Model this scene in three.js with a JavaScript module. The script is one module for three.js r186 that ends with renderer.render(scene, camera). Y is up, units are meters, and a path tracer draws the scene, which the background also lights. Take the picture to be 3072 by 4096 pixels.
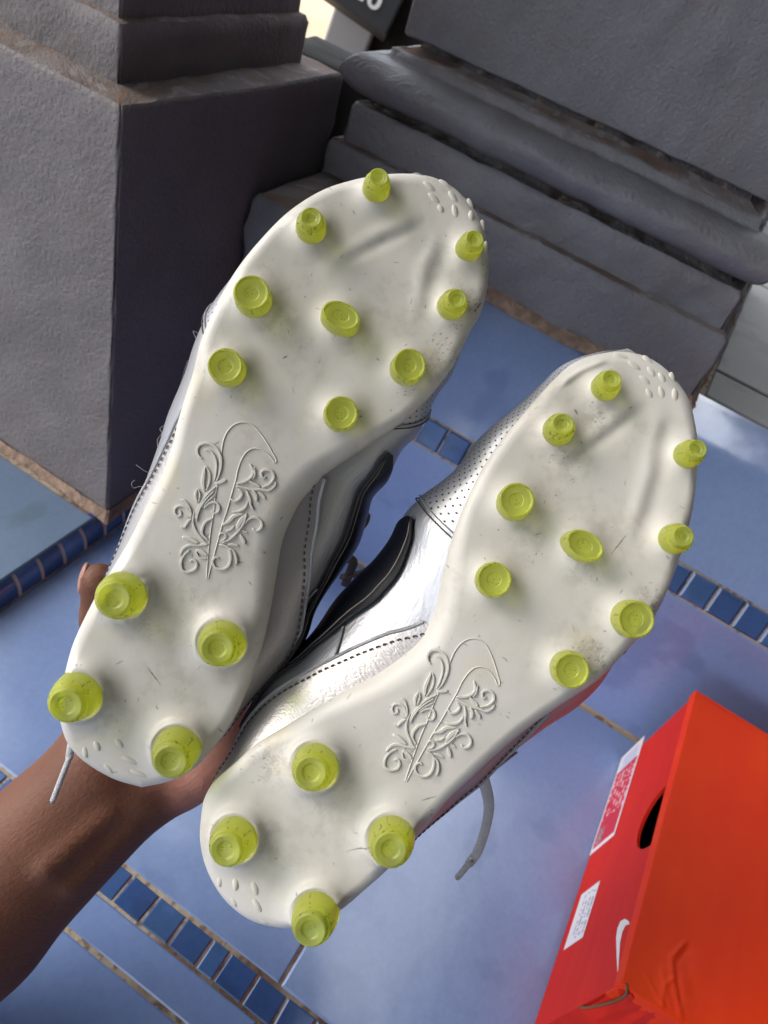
import * as THREE from 'three';
import { mergeGeometries, mergeVertices } from 'three/addons/utils/BufferGeometryUtils.js';
import { MarchingCubes } from 'three/addons/objects/MarchingCubes.js';
import { FontLoader } from 'three/addons/loaders/FontLoader.js';
import { TextGeometry } from 'three/addons/geometries/TextGeometry.js';

// ---------------------------------------------------------------- camera, sky, sun, exposure
const scene = new THREE.Scene();
const V = (x, y, z) => new THREE.Vector3(x, y, z);
const camera = new THREE.PerspectiveCamera(69.3, 3 / 4, 0.02, 80);
camera.position.set(0, 0.529, 0);
{
  const X = V(0.836, 0.273, -0.476).normalize(), B = V(0.191, 0.668, 0.719);
  B.addScaledVector(X, -B.dot(X)).normalize();
  camera.quaternion.setFromRotationMatrix(new THREE.Matrix4().makeBasis(X, B.clone().cross(X), B));
}
camera.updateMatrixWorld(true);
camera.focus = 0.3; camera.userData.fStop = 15;
const renderer = new THREE.WebGLRenderer({ antialias: true });
renderer.setSize(768, 1024);
renderer.toneMapping = THREE.LinearToneMapping;
renderer.toneMappingExposure = 2.1;
renderer.shadowMap.enabled = true;

const rng = (s) => () => { s |= 0; s = s + 0x6D2B79F5 | 0; let t = Math.imul(s ^ s >>> 15, 1 | s); t = t + Math.imul(t ^ t >>> 7, 61 | t) ^ t; return ((t ^ t >>> 14) >>> 0) / 4294967296; };
const lerp = (a, b, t) => a + (b - a) * t, clamp = (x, a = 0, b = 1) => Math.min(b, Math.max(a, x));
const sst = (a, b, x) => { const t = clamp((x - a) / (b - a)); return t * t * (3 - 2 * t); };

{ // overcast sky: pale, a little brighter overhead, a dull ground below the horizon
  const w = 128, h = 64, data = new Float32Array(w * h * 4);
  for (let j = 0; j < h; j++) for (let i = 0; i < w; i++) {
    const el = ((j + 0.5) / h - 0.5) * Math.PI, s = Math.sin(el), k = (j * w + i) * 4;
    const L = s > 0 ? 1.5 * (0.92 + 0.12 * s) : 0.12, t = s > 0 ? [0.95, 0.99, 1.07] : [1, 0.95, 0.9];
    data[k] = L * t[0]; data[k + 1] = L * t[1]; data[k + 2] = L * t[2]; data[k + 3] = 1;
  }
  const sky = new THREE.DataTexture(data, w, h, THREE.RGBAFormat, THREE.FloatType);
  sky.mapping = THREE.EquirectangularReflectionMapping; sky.magFilter = sky.minFilter = THREE.LinearFilter; sky.needsUpdate = true;
  scene.background = sky; scene.environment = sky;
}
const sun = new THREE.DirectionalLight(0xfff3e2, 1.1);
sun.position.set(-3.4, 2.3, 0.75); sun.target.position.set(0, 0.2, -0.3);
sun.castShadow = true; sun.shadow.radius = 55; sun.shadow.mapSize.set(2048, 2048);
Object.assign(sun.shadow.camera, { left: -2, right: 2, top: 2, bottom: -2, near: 0.1, far: 12 });
scene.add(sun, sun.target);

// ---------------------------------------------------------------- helpers
const K = 0.46;                        // the place was measured in mosaic pitches; K turns that into metres
const taken = {};
const numbered = (n) => { const c = taken[n] = (taken[n] ?? -1) + 1; return c ? `${n}_${String(c).padStart(3, '0')}` : n; };
function tag(o, label, category, group, kind) {
  if (label) o.userData.label = label; if (category) o.userData.category = category;
  if (group) o.userData.group = group; if (kind) o.userData.kind = kind; return o;
}
function thing(name, label, category, kind) { const o = new THREE.Group(); o.name = numbered(name); scene.add(o); return tag(o, label, category, null, kind); }
function part(name, geo, mat, parent, label) {
  const m = new THREE.Mesh(geo, mat); m.name = name; m.castShadow = m.receiveShadow = true; parent.add(m);
  if (label) m.userData.label = label; return m;
}
// value noise, tileable over an integer period
function noise2(seed) {
  const r = rng(seed), P = new Uint8Array(256).map((_, i) => i); for (let i = 255; i > 0; i--) { const j = r() * (i + 1) | 0; [P[i], P[j]] = [P[j], P[i]]; }
  const G = Float32Array.from({ length: 256 }, () => r() * 2 - 1);
  return (x, y, per = 256) => {
    const xi = Math.floor(x), yi = Math.floor(y), fx = x - xi, fy = y - yi, u = fx * fx * (3 - 2 * fx), v = fy * fy * (3 - 2 * fy);
    const g = (a, b) => G[P[(P[((a % per) + per) % per & 255] + ((b % per) + per) % per) & 255]];
    return lerp(lerp(g(xi, yi), g(xi + 1, yi), u), lerp(g(xi, yi + 1), g(xi + 1, yi + 1), u), v);
  };
}
const N1 = noise2(11), N2 = noise2(29);
const fbm = (N, x, y, per, o = 5, gain = 0.5) => { let a = 1, s = 0, n = 0; for (let i = 0; i < o; i++) { s += a * N(x, y, per); n += a; a *= gain; x *= 2; y *= 2; per *= 2; } return s / n; };
function tex(w, h, fn, srgb = false, metres = [1, 1]) {   // fn(u, v) -> [r, g, b] (sRGB 0..1 when srgb) or a grey
  const d = new Uint8Array(w * h * 4);
  for (let j = 0; j < h; j++) for (let i = 0; i < w; i++) {
    const c = fn((i + 0.5) / w, (j + 0.5) / h), k = (j * w + i) * 4;
    if (typeof c === 'number') d[k] = d[k + 1] = d[k + 2] = clamp(c) * 255; else { d[k] = clamp(c[0]) * 255; d[k + 1] = clamp(c[1]) * 255; d[k + 2] = clamp(c[2]) * 255; }
    d[k + 3] = 255;
  }
  const t = new THREE.DataTexture(d, w, h); t.wrapS = t.wrapT = THREE.RepeatWrapping; t.magFilter = THREE.LinearFilter; t.minFilter = THREE.LinearMipmapLinearFilter; t.generateMipmaps = true;
  if (srgb) t.colorSpace = THREE.SRGBColorSpace; t.repeat.set(1 / metres[0], 1 / metres[1]); t.needsUpdate = true; return t;
}
const mix3 = (a, b, t) => [lerp(a[0], b[0], t), lerp(a[1], b[1], t), lerp(a[2], b[2], t)];
function geoFrom(pos, idx, uv) {
  const g = new THREE.BufferGeometry(); g.setAttribute('position', new THREE.Float32BufferAttribute(pos, 3));
  if (uv) g.setAttribute('uv', new THREE.Float32BufferAttribute(uv, 2)); g.setIndex(idx); g.computeVertexNormals(); return g;
}
function gridGeo(nu, nv, fn, uvfn, closeU = false) {       // (nu+1) x (nv+1) vertices
  const pos = [], uv = [], idx = [];
  for (let j = 0; j <= nv; j++) for (let i = 0; i <= nu; i++) { const p = fn(i / nu, j / nv); pos.push(p.x, p.y, p.z); const q = uvfn ? uvfn(i / nu, j / nv, p) : [i / nu, j / nv]; uv.push(q[0], q[1]); }
  for (let j = 0; j < nv; j++) for (let i = 0; i < nu; i++) { const a = j * (nu + 1) + i, b = a + 1, c = a + nu + 1, d = c + 1; idx.push(a, b, d, a, d, c); }
  return geoFrom(pos, idx, uv);
}
function tube(points, r, seg = 40, rad = 8, closed = false) { return new THREE.TubeGeometry(new THREE.CatmullRomCurve3(points, closed, 'centripetal'), seg, r, rad, closed); }
// a bevelled plate: w along x, d along z, top at y = 0, uv in metres
function plate(w, d, h, b, ox = 0, oz = 0) {
  const x = w / 2, z = d / 2, P = [], UV = [], I = [];
  const quad = (a, b2, c, e) => { const n = P.length / 3; for (const p of [a, b2, c, e]) { P.push(...p); UV.push(p[0] + ox, p[2] + oz + p[1] * 0.7); } I.push(n, n + 1, n + 2, n, n + 2, n + 3); };
  const T = [[-x + b, 0, z - b], [x - b, 0, z - b], [x - b, 0, -z + b], [-x + b, 0, -z + b]], M = [[-x, -b * 0.8, z], [x, -b * 0.8, z], [x, -b * 0.8, -z], [-x, -b * 0.8, -z]], L = M.map((p) => [p[0], -h, p[2]]);
  quad(...T); for (let i = 0; i < 4; i++) { const j = (i + 1) % 4; quad(M[i], M[j], T[j], T[i]); quad(L[i], L[j], M[j], M[i]); }
  return geoFrom(P, I, UV);
}

// ---------------------------------------------------------------- materials
const plasterBump = tex(512, 512, (u, v) => 0.5 + 0.34 * fbm(N1, u * 24, v * 24, 24, 4, 0.6) + 0.22 * Math.max(0, fbm(N2, u * 40, v * 40, 40, 2) - 0.25) + 0.2 * fbm(N2, u * 5, v * 5, 5, 3), false, [0.06, 0.06]);
const greyPaint = (c1, c2, dirt) => tex(512, 512, (u, v) => {
  const a = fbm(N1, u * 6, v * 6, 6, 6), b = fbm(N2, u * 14 + 3, v * 14, 14, 4), f = N1(u * 256, v * 256, 256);
  let c = mix3(c1, c2, clamp(0.5 + a * 0.9)); c = c.map((x) => x + 0.012 * f);
  const m = sst(0.12, 0.45, b + a * 0.5 + 0.1 * f) * dirt; return mix3(c, [0.40, 0.33, 0.28], m);
}, true, [0.37, 0.37]);
const paintL = new THREE.MeshPhysicalMaterial({ map: greyPaint([0.41, 0.39, 0.395], [0.45, 0.43, 0.435], 0.16), bumpMap: plasterBump, bumpScale: 0.001, roughness: 0.72 });
const paintR = new THREE.MeshPhysicalMaterial({ map: greyPaint([0.41, 0.41, 0.43], [0.455, 0.455, 0.475], 0.14), bumpMap: plasterBump, bumpScale: 0.0009, roughness: 0.5 });
const ledgeMap = tex(512, 512, (u, v) => {
  const a = fbm(N2, u * 8, v * 8, 8, 5), b = fbm(N1, u * 26, v * 26, 26, 3), c = fbm(N1, u * 5 + 9, v * 5, 5, 4);
  let k = mix3([0.49, 0.46, 0.455], [0.40, 0.345, 0.32], sst(-0.15, 0.5, a)); k = mix3(k, [0.52, 0.38, 0.28], 0.5 * sst(0.38, 0.6, b + 0.5 * c)); return mix3(k, [0.62, 0.60, 0.60], 0.5 * sst(0.35, 0.6, -b + c * 0.4));
}, true, [0.25, 0.25]);
const ledgeMat = new THREE.MeshStandardMaterial({ map: ledgeMap, bumpMap: plasterBump, bumpScale: 0.0008, roughness: 0.9 });
const grooveMap = tex(512, 512, (u, v) => {
  const a = fbm(N1, u * 10, v * 10, 10, 5), b = fbm(N2, u * 30, v * 30, 30, 3);
  let k = mix3([0.34, 0.33, 0.34], [0.22, 0.19, 0.17], sst(-0.25, 0.35, a)); return mix3(k, [0.52, 0.47, 0.42], 0.8 * sst(0.3, 0.5, b));
}, true, [0.2, 0.2]);
const grooveMat = new THREE.MeshStandardMaterial({ map: grooveMap, bumpMap: plasterBump, bumpScale: 0.004, roughness: 0.95 });
const cementMap = tex(256, 256, (u, v) => mix3([0.62, 0.53, 0.46], [0.48, 0.40, 0.35], clamp(0.5 + fbm(N1, u * 12, v * 12, 12, 5))), true, [0.08, 0.08]);
const cement = new THREE.MeshStandardMaterial({ map: cementMap, bumpMap: plasterBump, bumpScale: 0.002, roughness: 0.95 });
const groutMap = tex(512, 512, (u, v) => { const a = fbm(N1, u * 7, v * 7, 7, 3), b = fbm(N2, u * 60, v * 60, 60, 3); return mix3(mix3([0.68, 0.63, 0.56], [0.46, 0.38, 0.31], sst(-0.1, 0.35, a)), [0.3, 0.22, 0.17], 0.5 * sst(0.1, 0.5, b)); }, true, [0.3, 0.3]);
const grout = new THREE.MeshStandardMaterial({ map: groutMap, bumpMap: plasterBump, bumpScale: 0.001, roughness: 0.95 });
const glazeBump = tex(512, 512, (u, v) => 0.5 + 0.4 * fbm(N1, u * 7, v * 7, 7, 2) + 0.12 * fbm(N2, u * 26, v * 26, 26, 2), false, [0.3, 0.3]);
const tileMap = (c1, c2, c3, seed) => { const N = noise2(seed); return tex(512, 512, (u, v) => { const a = fbm(N, u * 5, v * 5, 5, 5), b = fbm(N, u * 13 + 5, v * 13, 13, 4), f = N(u * 230, v * 230, 230); let c = mix3(c1, c2, clamp(0.5 + a)); c = mix3(c, c3, 0.6 * sst(0.2, 0.5, b)); return c.map((x) => x + 0.012 * f); }, true, [0.5, 0.5]); };
const glazed = (map, rough, bump = 0.0005) => new THREE.MeshPhysicalMaterial({ map, roughness: rough, bumpMap: glazeBump, bumpScale: bump, ior: 1.6, clearcoat: 0.6, clearcoatRoughness: rough * 0.8 });
const blueTile = glazed(tileMap([0.49, 0.58, 0.765], [0.54, 0.63, 0.80], [0.45, 0.54, 0.72], 5), 0.2);
const blueTile2 = glazed(tileMap([0.48, 0.58, 0.78], [0.52, 0.62, 0.82], [0.46, 0.56, 0.75], 7), 0.26, 0.0003);
const wallTile = glazed(tileMap([0.48, 0.56, 0.75], [0.52, 0.60, 0.78], [0.42, 0.49, 0.67], 9), 0.3);
const dullTile = glazed(tileMap([0.36, 0.45, 0.56], [0.43, 0.51, 0.62], [0.33, 0.42, 0.48], 13), 0.42);
const greyTile = new THREE.MeshPhysicalMaterial({ map: tileMap([0.50, 0.50, 0.49], [0.55, 0.55, 0.54], [0.45, 0.46, 0.455], 17), roughness: 0.6, bumpMap: glazeBump, bumpScale: 0.0004, specularIntensity: 0.5 });
const slopeTile = new THREE.MeshPhysicalMaterial({ map: blueTile.map, roughness: 0.16, bumpMap: glazeBump, bumpScale: 0.0006, ior: 1.9, clearcoat: 1, clearcoatRoughness: 0.14 });
const mosaicMats = [[0.23, 0.345, 0.545], [0.255, 0.375, 0.58], [0.21, 0.315, 0.51], [0.27, 0.40, 0.60]].map((c, i) => glazed(tileMap(c, c.map((x) => x * 1.12), c.map((x) => x * 0.86), 40 + i), 0.16, 0.0003));

// ---------------------------------------------------------------- the floors and the step
const setting = (name) => thing(name, null, null, 'structure');
const box = (x0, x1, y0, y1, z0, z1) => new THREE.BoxGeometry(x1 - x0, y1 - y0, z1 - z0).translate((x0 + x1) / 2, (y0 + y1) / 2, (z0 + z1) / 2);
function metricUV(g) { // planar uv by dominant normal, metres
  g = g.index ? g.toNonIndexed() : g; g.computeVertexNormals(); const p = g.attributes.position, n = g.attributes.normal, uv = new Float32Array(p.count * 2);
  for (let i = 0; i < p.count; i++) { const ax = Math.abs(n.getX(i)), ay = Math.abs(n.getY(i)), az = Math.abs(n.getZ(i)); const q = ay >= ax && ay >= az ? [p.getX(i), p.getZ(i)] : ax > az ? [p.getZ(i), p.getY(i)] : [p.getX(i), p.getY(i)]; uv[2 * i] = q[0]; uv[2 * i + 1] = q[1]; }
  g.setAttribute('uv', new THREE.BufferAttribute(uv, 2)); return g;
}
const R0 = rng(77);
{
  const fl = setting('floor');
  part('grout_bed', metricUV(box(-0.71 * K, 3.0, -0.3, -0.0008, -1.062 * K, 3.0)), grout, fl);
  const lay = (x0, x1, z0, z1, mat, name, j = 0.0015, bev = 0.0014, dy = 0) => {   // in K units
    const w = (x1 - x0) * K - j, d = (z1 - z0) * K - j;
    const m = part(name, plate(w, d, 0.006, bev, R0() * 3, R0() * 3), mat, fl);
    m.position.set((x0 + x1) / 2 * K, dy + (R0() - 0.5) * 0.0004, (z0 + z1) / 2 * K); m.rotation.set((R0() - 0.5) * 0.003, 0, (R0() - 0.5) * 0.003); return m;
  };
  const xs = [-0.709, 0.02, 0.752, 1.484, 2.216];
  for (let i = 0; i < 4; i++) lay(xs[i], xs[i + 1], -1.055, -0.327, blueTile, 'floor_tile', 0.0018);
  for (let i = 0, x = -0.709; x < 0.9; i++) {      // mosaic band: small square tiles, one of them a half
    const half = Math.abs(x + 0.084) < 0.02, w = half ? 0.029 : 0.0478;
    const m = lay(x, x + w, -0.3255, -0.2812, mosaicMats[(R0() * 4) | 0], 'mosaic_tile', 0.0013, 0.0011); m.rotation.y = (R0() - 0.5) * 0.05; x += w;
  }
  for (let i = 0; i < 3; i++) lay(xs[i], xs[i + 1], -0.2805, -0.2265, blueTile2, 'floor_tile', 0.0012);
  for (let r = 0; r < 3; r++) for (let i = 0; i < 3; i++) lay(xs[i], xs[i + 1], -0.2245 + r * 0.73, -0.2245 + (r + 1) * 0.73, blueTile2, 'floor_tile', 0.002);
}
{ // landing on the left, 5 cm higher, with a rounded mosaic edge
  const ld = setting('landing');
  part('grout_bed', metricUV(box(-2.2, -0.741 * K, -0.3, 0.05 * K - 0.0016, -3.0, 3.0)), grout, ld);
  const lay = (x0, x1, z0, z1) => { const m = part('landing_tile', plate((x1 - x0) * K - 0.003, (z1 - z0) * K - 0.003, 0.006, 0.0014, R0() * 3, R0() * 3), dullTile, ld); m.position.set((x0 + x1) / 2 * K, 0.05 * K, (z0 + z1) / 2 * K); };
  for (let r = 0; r < 3; r++) for (let i = 0; i < 3; i++) lay(-0.722 - (i + 1) * 0.73, -0.722 - i * 0.73, -0.748 + r * 0.73, -0.748 + (r + 1) * 0.73);
  { const s = new THREE.Shape(), r = 0.05 * K; s.moveTo(-0.741 * K, -0.3); for (let q = 0; q <= 10; q++) { const a = q / 10 * Math.PI / 2; s.lineTo(-0.7095 * K - 0.0005 - r * 0.62 * (1 - Math.pow(Math.sin(a), 0.8)), r * 0.965 * Math.pow(Math.cos(a), 0.75)); } s.lineTo(-0.7095 * K - 0.0005, -0.3); part('grout_edge', metricUV(new THREE.ExtrudeGeometry(s, { depth: 1.2, bevelEnabled: false }).translate(0, 0, -0.6)), new THREE.MeshStandardMaterial({ color: 0xe3d8c6, roughness: 0.9 }), ld); }
  for (let z = -1.06, i = 0; z < 0.3; z += 0.05, i++) {   // edge tiles: quarter-round bodies
    const w = 0.05 * K - 0.0036, r = 0.05 * K;
    const g = gridGeo(1, 7, (u, v) => { const a = v * Math.PI / 2, rr = 0.62; return V(-r * (rr * (1 - Math.pow(Math.sin(a), 0.8))) , r * (0.98 * Math.pow(Math.sin(Math.PI / 2 - a), 0.75)), (u - 0.5) * w); }, (u, v) => [u * 0.02, v * 0.02]);
    const cap = (s) => { const sh = []; for (let q = 0; q <= 7; q++) { const a = q / 7 * Math.PI / 2; sh.push(new THREE.Vector2(-r * 0.62 * (1 - Math.pow(Math.sin(a), 0.8)), r * 0.98 * Math.pow(Math.cos(a), 0.75))); } sh.push(new THREE.Vector2(-r * 0.62, 0)); return new THREE.ShapeGeometry(new THREE.Shape(sh)).translate(0, 0, s * w / 2); };
    const m = part('edge_tile', mergeGeometries([g, cap(1), cap(-1)].map((q) => { q = q.toNonIndexed(); return q; })), mosaicMats[i % 4], ld);
    m.position.set(-0.7095 * K, 0.0004, (z + 0.025) * K);
  }
}
{ // step: tiled riser, mosaic nosing, tiled slope up to a grey tiled floor
  const st = setting('tiled_step');
  const prof = [[-1.062, -0.02], [-1.062, 0.352], [-1.0875, 0.3955]];
  const slope = []; for (let i = 0; i <= 14; i++) { const t = i / 14; slope.push([lerp(-1.0895, -1.33, t), 0.398 + 0.1665 * (1 - Math.pow(1 - t, 1.9))]); }
  const bed = [...prof, ...slope.map(([z, y]) => [z, y - 0.004]), [-6.5, 0.561], [-6.5, -0.3], [-1.062, -0.3]];
  const sh = new THREE.Shape(bed.map(([z, y]) => new THREE.Vector2(-z * K, y * K)));
  const g = new THREE.ExtrudeGeometry(sh, { depth: 3.6, bevelEnabled: false }).rotateY(Math.PI / 2).translate(-0.6, 0, 0);
  part('grout_bed', metricUV(g), grout, st);
  const xs = [-0.709, 0.02, 0.752, 1.484, 2.216];
  for (let i = 0; i < 4; i++) { const m = part('riser_tile', plate((xs[i + 1] - xs[i]) * K - 0.002, 0.345 * K, 0.006, 0.0016, R0() * 3, R0() * 3), wallTile, st); m.rotation.x = Math.PI / 2; m.position.set((xs[i] + xs[i + 1]) / 2 * K, 0.1775 * K, -1.0585 * K); }
  const a = Math.atan2(0.0435, 0.0255), L = Math.hypot(0.0435, 0.0255) * K;
  for (let i = 0, x = -0.709; x < 0.95; i++, x += 0.0478) { const m = part('mosaic_tile', plate(0.0478 * K - 0.0015, L - 0.0010, 0.005, 0.0015, R0() * 3, R0() * 3), mosaicMats[(R0() * 4) | 0], st); m.rotation.set(a, 0, (R0() - 0.5) * 0.02); m.position.set((x + 0.0239) * K, (0.352 + 0.0217) * K + 0.0012, (-1.062 - 0.01275) * K + 0.0014); }
  for (let i = 0; i < 4; i++) part('slope_tile', gridGeo(1, 28, (u, v) => { const q = v * 14, k = Math.min(13, q | 0), f = q - k, A = slope[k], B = slope[k + 1]; return V(lerp(xs[i] + 0.002, xs[i + 1] - 0.002, u) * K, lerp(A[1], B[1], f) * K, lerp(A[0], B[0], f) * K); }, (u, v) => [u * 0.33 + i, v * 0.12]), slopeTile, st);
  for (let r = 0; r < 8; r++) for (let i = -1; i < 4; i++) { const z0 = r ? -1.46 - (r - 1) * 0.6 : -1.333, z1 = -1.46 - r * 0.6, x0 = 0.115 + i * 0.6; const m = part('floor_tile', plate(0.6 * K - 0.004, (z0 - z1) * K - 0.004, 0.006, 0.0014, R0() * 3, R0() * 3), greyTile, st); m.position.set((x0 + 0.3) * K, 0.565 * K, (z0 + z1) / 2 * K); }
}

// ---------------------------------------------------------------- masonry: a profile swept round a rectangle, mitred at the corners
function swept(x0, x1, z0, z1, prof, cell = 0.02, rough = 0.0012, seed = 3, rad = 0.004) { // prof: [outset, y] bottom to top, z0 front (larger z)
  const N = noise2(seed), loop = [], n = (a, b) => Math.max(2, Math.ceil(Math.abs(b - a) / cell));
  const side = (ax, az, bx, bz, nx, nz) => { const len = Math.hypot(bx - ax, bz - az), m = n(ax, bx) + n(az, bz) - 2, ts = [0, 0.0011 / len, 0.003 / len]; for (let i = 1; i < m; i++) ts.push(i / m); ts.push(1 - 0.003 / len, 1 - 0.0011 / len); for (let i = 0; i < ts.length; i++) loop.push({ t: ts[i], ax, az, bx, bz, nx, nz, c: i === 0 }); };
  side(x0, z0, x1, z0, 0, 1); side(x1, z0, x1, z1, 1, 0); side(x1, z1, x0, z1, 0, -1); side(x0, z1, x0, z0, -1, 0);
  const M = loop.length, pos = [], uv = [], idx = []; let pl = 0; const us = []; { let s0 = 0; for (let i = 0; i < M; i++) { const l = loop[i], len = Math.hypot(l.bx - l.ax, l.bz - l.az); if (l.c && i) { const q = loop[i - 1]; s0 += Math.hypot(q.bx - q.ax, q.bz - q.az); } us.push(s0 + l.t * len); } us.push(us[M - 1] + 0.001); }
  prof.forEach((q, j) => {
    if (j) pl += Math.hypot(q[0] - prof[j - 1][0], q[1] - prof[j - 1][1]);
    for (let i = 0; i <= M; i++) {
      const l = loop[i % M], prev = loop[(i - 1 + M) % M], o = q[0], cx = (x0 + x1) / 2, cz = (z0 + z1) / 2, fx = 1 + o / ((x1 - x0) / 2), fz = 1 + o / ((z0 - z1) / 2);
      let nx = l.nx, nz = l.nz; if (l.c) { nx += prev.nx; nz += prev.nz; }
      const x = cx + (lerp(l.ax, l.bx, l.t) - cx) * fx, z = cz + (lerp(l.az, l.bz, l.t) - cz) * fz;
      const sp = q[1] * 1.3 - q[0], k = -(l.c ? rad * 0.4 : 0), d = rough * (fbm(N, us[i] * 30, sp * 30 + 5, 256, 3) + 0.8 * fbm(N, us[i] * 90, sp * 90, 256, 2)) * (l.c ? 2.2 : 1);
      const e = rough * 0.8 * fbm(N, us[i] * 40 + 40, sp * 40, 256, 3);
      pos.push(x + nx * (k + d), q[1] + e, z + nz * (k + d)); uv.push(us[i], pl);
    }
  });
  for (let j = 0; j < prof.length - 1; j++) for (let i = 0; i < M; i++) { const a = j * (M + 1) + i, b = a + 1, c = a + M + 1, d = c + 1; idx.push(a, b, d, a, d, c); }
  return geoFrom(pos, idx, uv);
}
const dense = (pts, step = 0.012) => { const o = []; for (let i = 0; i < pts.length - 1; i++) { const a = pts[i], b = pts[i + 1], n = Math.max(1, Math.min(60, Math.round(Math.hypot(b[0] - a[0], b[1] - a[1]) / step))); for (let k = 0; k < n; k++) o.push([lerp(a[0], b[0], k / n), lerp(a[1], b[1], k / n)]); } o.push(pts[pts.length - 1]); return o; };
const kk = (pts) => pts.map(([a, b]) => [a * K, b * K]);
{ // left pillar
  const p = thing('stone_pillar', 'grey roughly plastered pillar with a stepped ledge, left of the boots', 'pillar');
  const X0 = -1.26 * K, X1 = -0.712 * K, Z0 = -0.765 * K, Z1 = -1.31 * K;
  const S = (pr, step = 0.012, cell = 0.012) => swept(X0, X1, Z0, Z1, dense(kk(pr), step), cell, 0.0015, 3);
  part('base', S([[0, 0.05], [0, 0.784], [-0.006, 0.7895]]), paintL, p);
  part('ledge', S([[-0.006, 0.7895], [-0.057, 0.792]], 0.006), ledgeMat, p, 'dusty brown ledge');
  part('shaft', S([[-0.057, 0.792], [-0.055, 0.852], [-0.060, 0.862]], 0.006), paintL, p);
  part('ledge', S([[-0.060, 0.862], [-0.069, 0.864]], 0.004), ledgeMat, p);
  part('shaft', S([[-0.069, 0.864], [-0.069, 1.2], [-0.069, 5.4]], 0.02), paintL, p);
  part('mortar_joint', swept(X0, X1, Z0, Z1, dense(kk([[0.012, 0.046], [0.012, 0.055], [0.002, 0.066]]), 0.004), 0.01, 0.0016, 10), cement, p);
}
{ // low block beside it
  const b = thing('plinth_block', 'low dark grey block between the pillar and the moulded pedestal', 'block');
  part('body', swept(-0.703 * K, -0.40 * K, -1.068 * K, -1.8 * K, dense(kk([[0, 0.0], [0, 0.615], [-0.006, 0.626]])), 0.012, 0.0014, 21), paintR, b);
  part('top', swept(-0.703 * K, -0.40 * K, -1.068 * K, -1.8 * K, dense(kk([[-0.005, 0.6255], [-0.02, 0.630], [-0.15, 0.631]])), 0.012, 0.0018, 21), ledgeMat, b);
}
{ // moulded pedestal on the right
  const p = thing('column_pedestal', 'dark grey moulded column pedestal standing on the blue tiled step', 'pedestal');
  const X0 = -0.703 * K, X1 = 0.098 * K, Z0 = -1.285 * K, Z1 = -2.0 * K, S = (pr, seed, rough = 0.0018, step = 0.008) => swept(X0, X1, Z0, Z1, dense(kk(pr), step), 0.007, rough, seed);
  part('mortar_joint', S([[0.014, 0.555], [0.014, 0.567], [0.003, 0.577]], 30, 0.003, 0.003), cement, p);
  part('plinth', S([[0.002, 0.556], [0, 0.68], [-0.005, 0.687]], 31), paintR, p);
  part('ledge', S([[-0.005, 0.687], [-0.018, 0.691]], 31, 0.0018, 0.003), ledgeMat, p);
  part('fascia', S([[-0.018, 0.691], [-0.020, 0.748], [-0.026, 0.756]], 31), paintR, p);
  part('groove', S([[-0.026, 0.756], [-0.046, 0.759], [-0.047, 0.768]], 31, 0.0018, 0.003), grooveMat, p, 'dirty groove under the roll');
  const torus = [[-0.047, 0.768]]; for (let i = 0; i <= 16; i++) { const a = -Math.PI * 0.42 + i / 16 * Math.PI * 0.94; torus.push([-0.046 + 0.048 * Math.cos(a), 0.804 + 0.036 * Math.sin(a)]); }
  const tl = torus[torus.length - 1];
  part('roll_moulding', S(torus, 31, 0.0018, 0.02), paintR, p);
  part('fillet', S([tl, [-0.054, 0.8435], [-0.0545, 0.853], [-0.061, 0.8555]], 31, 0.0018, 0.003), paintR, p);
  part('ledge', S([[-0.061, 0.8555], [-0.078, 0.861], [-0.088, 0.8655]], 31, 0.0018, 0.003), ledgeMat, p);
  part('groove', S([[-0.088, 0.8655], [-0.090, 0.8775]], 31, 0.0018, 0.003), grooveMat, p);
  part('wall_face', S([[-0.090, 0.8775], [-0.068, 0.878], [-0.064, 0.882], [-0.062, 1.4], [-0.062, 5.4]], 31, 0.0018, 0.02), paintR, p);
}

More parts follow.
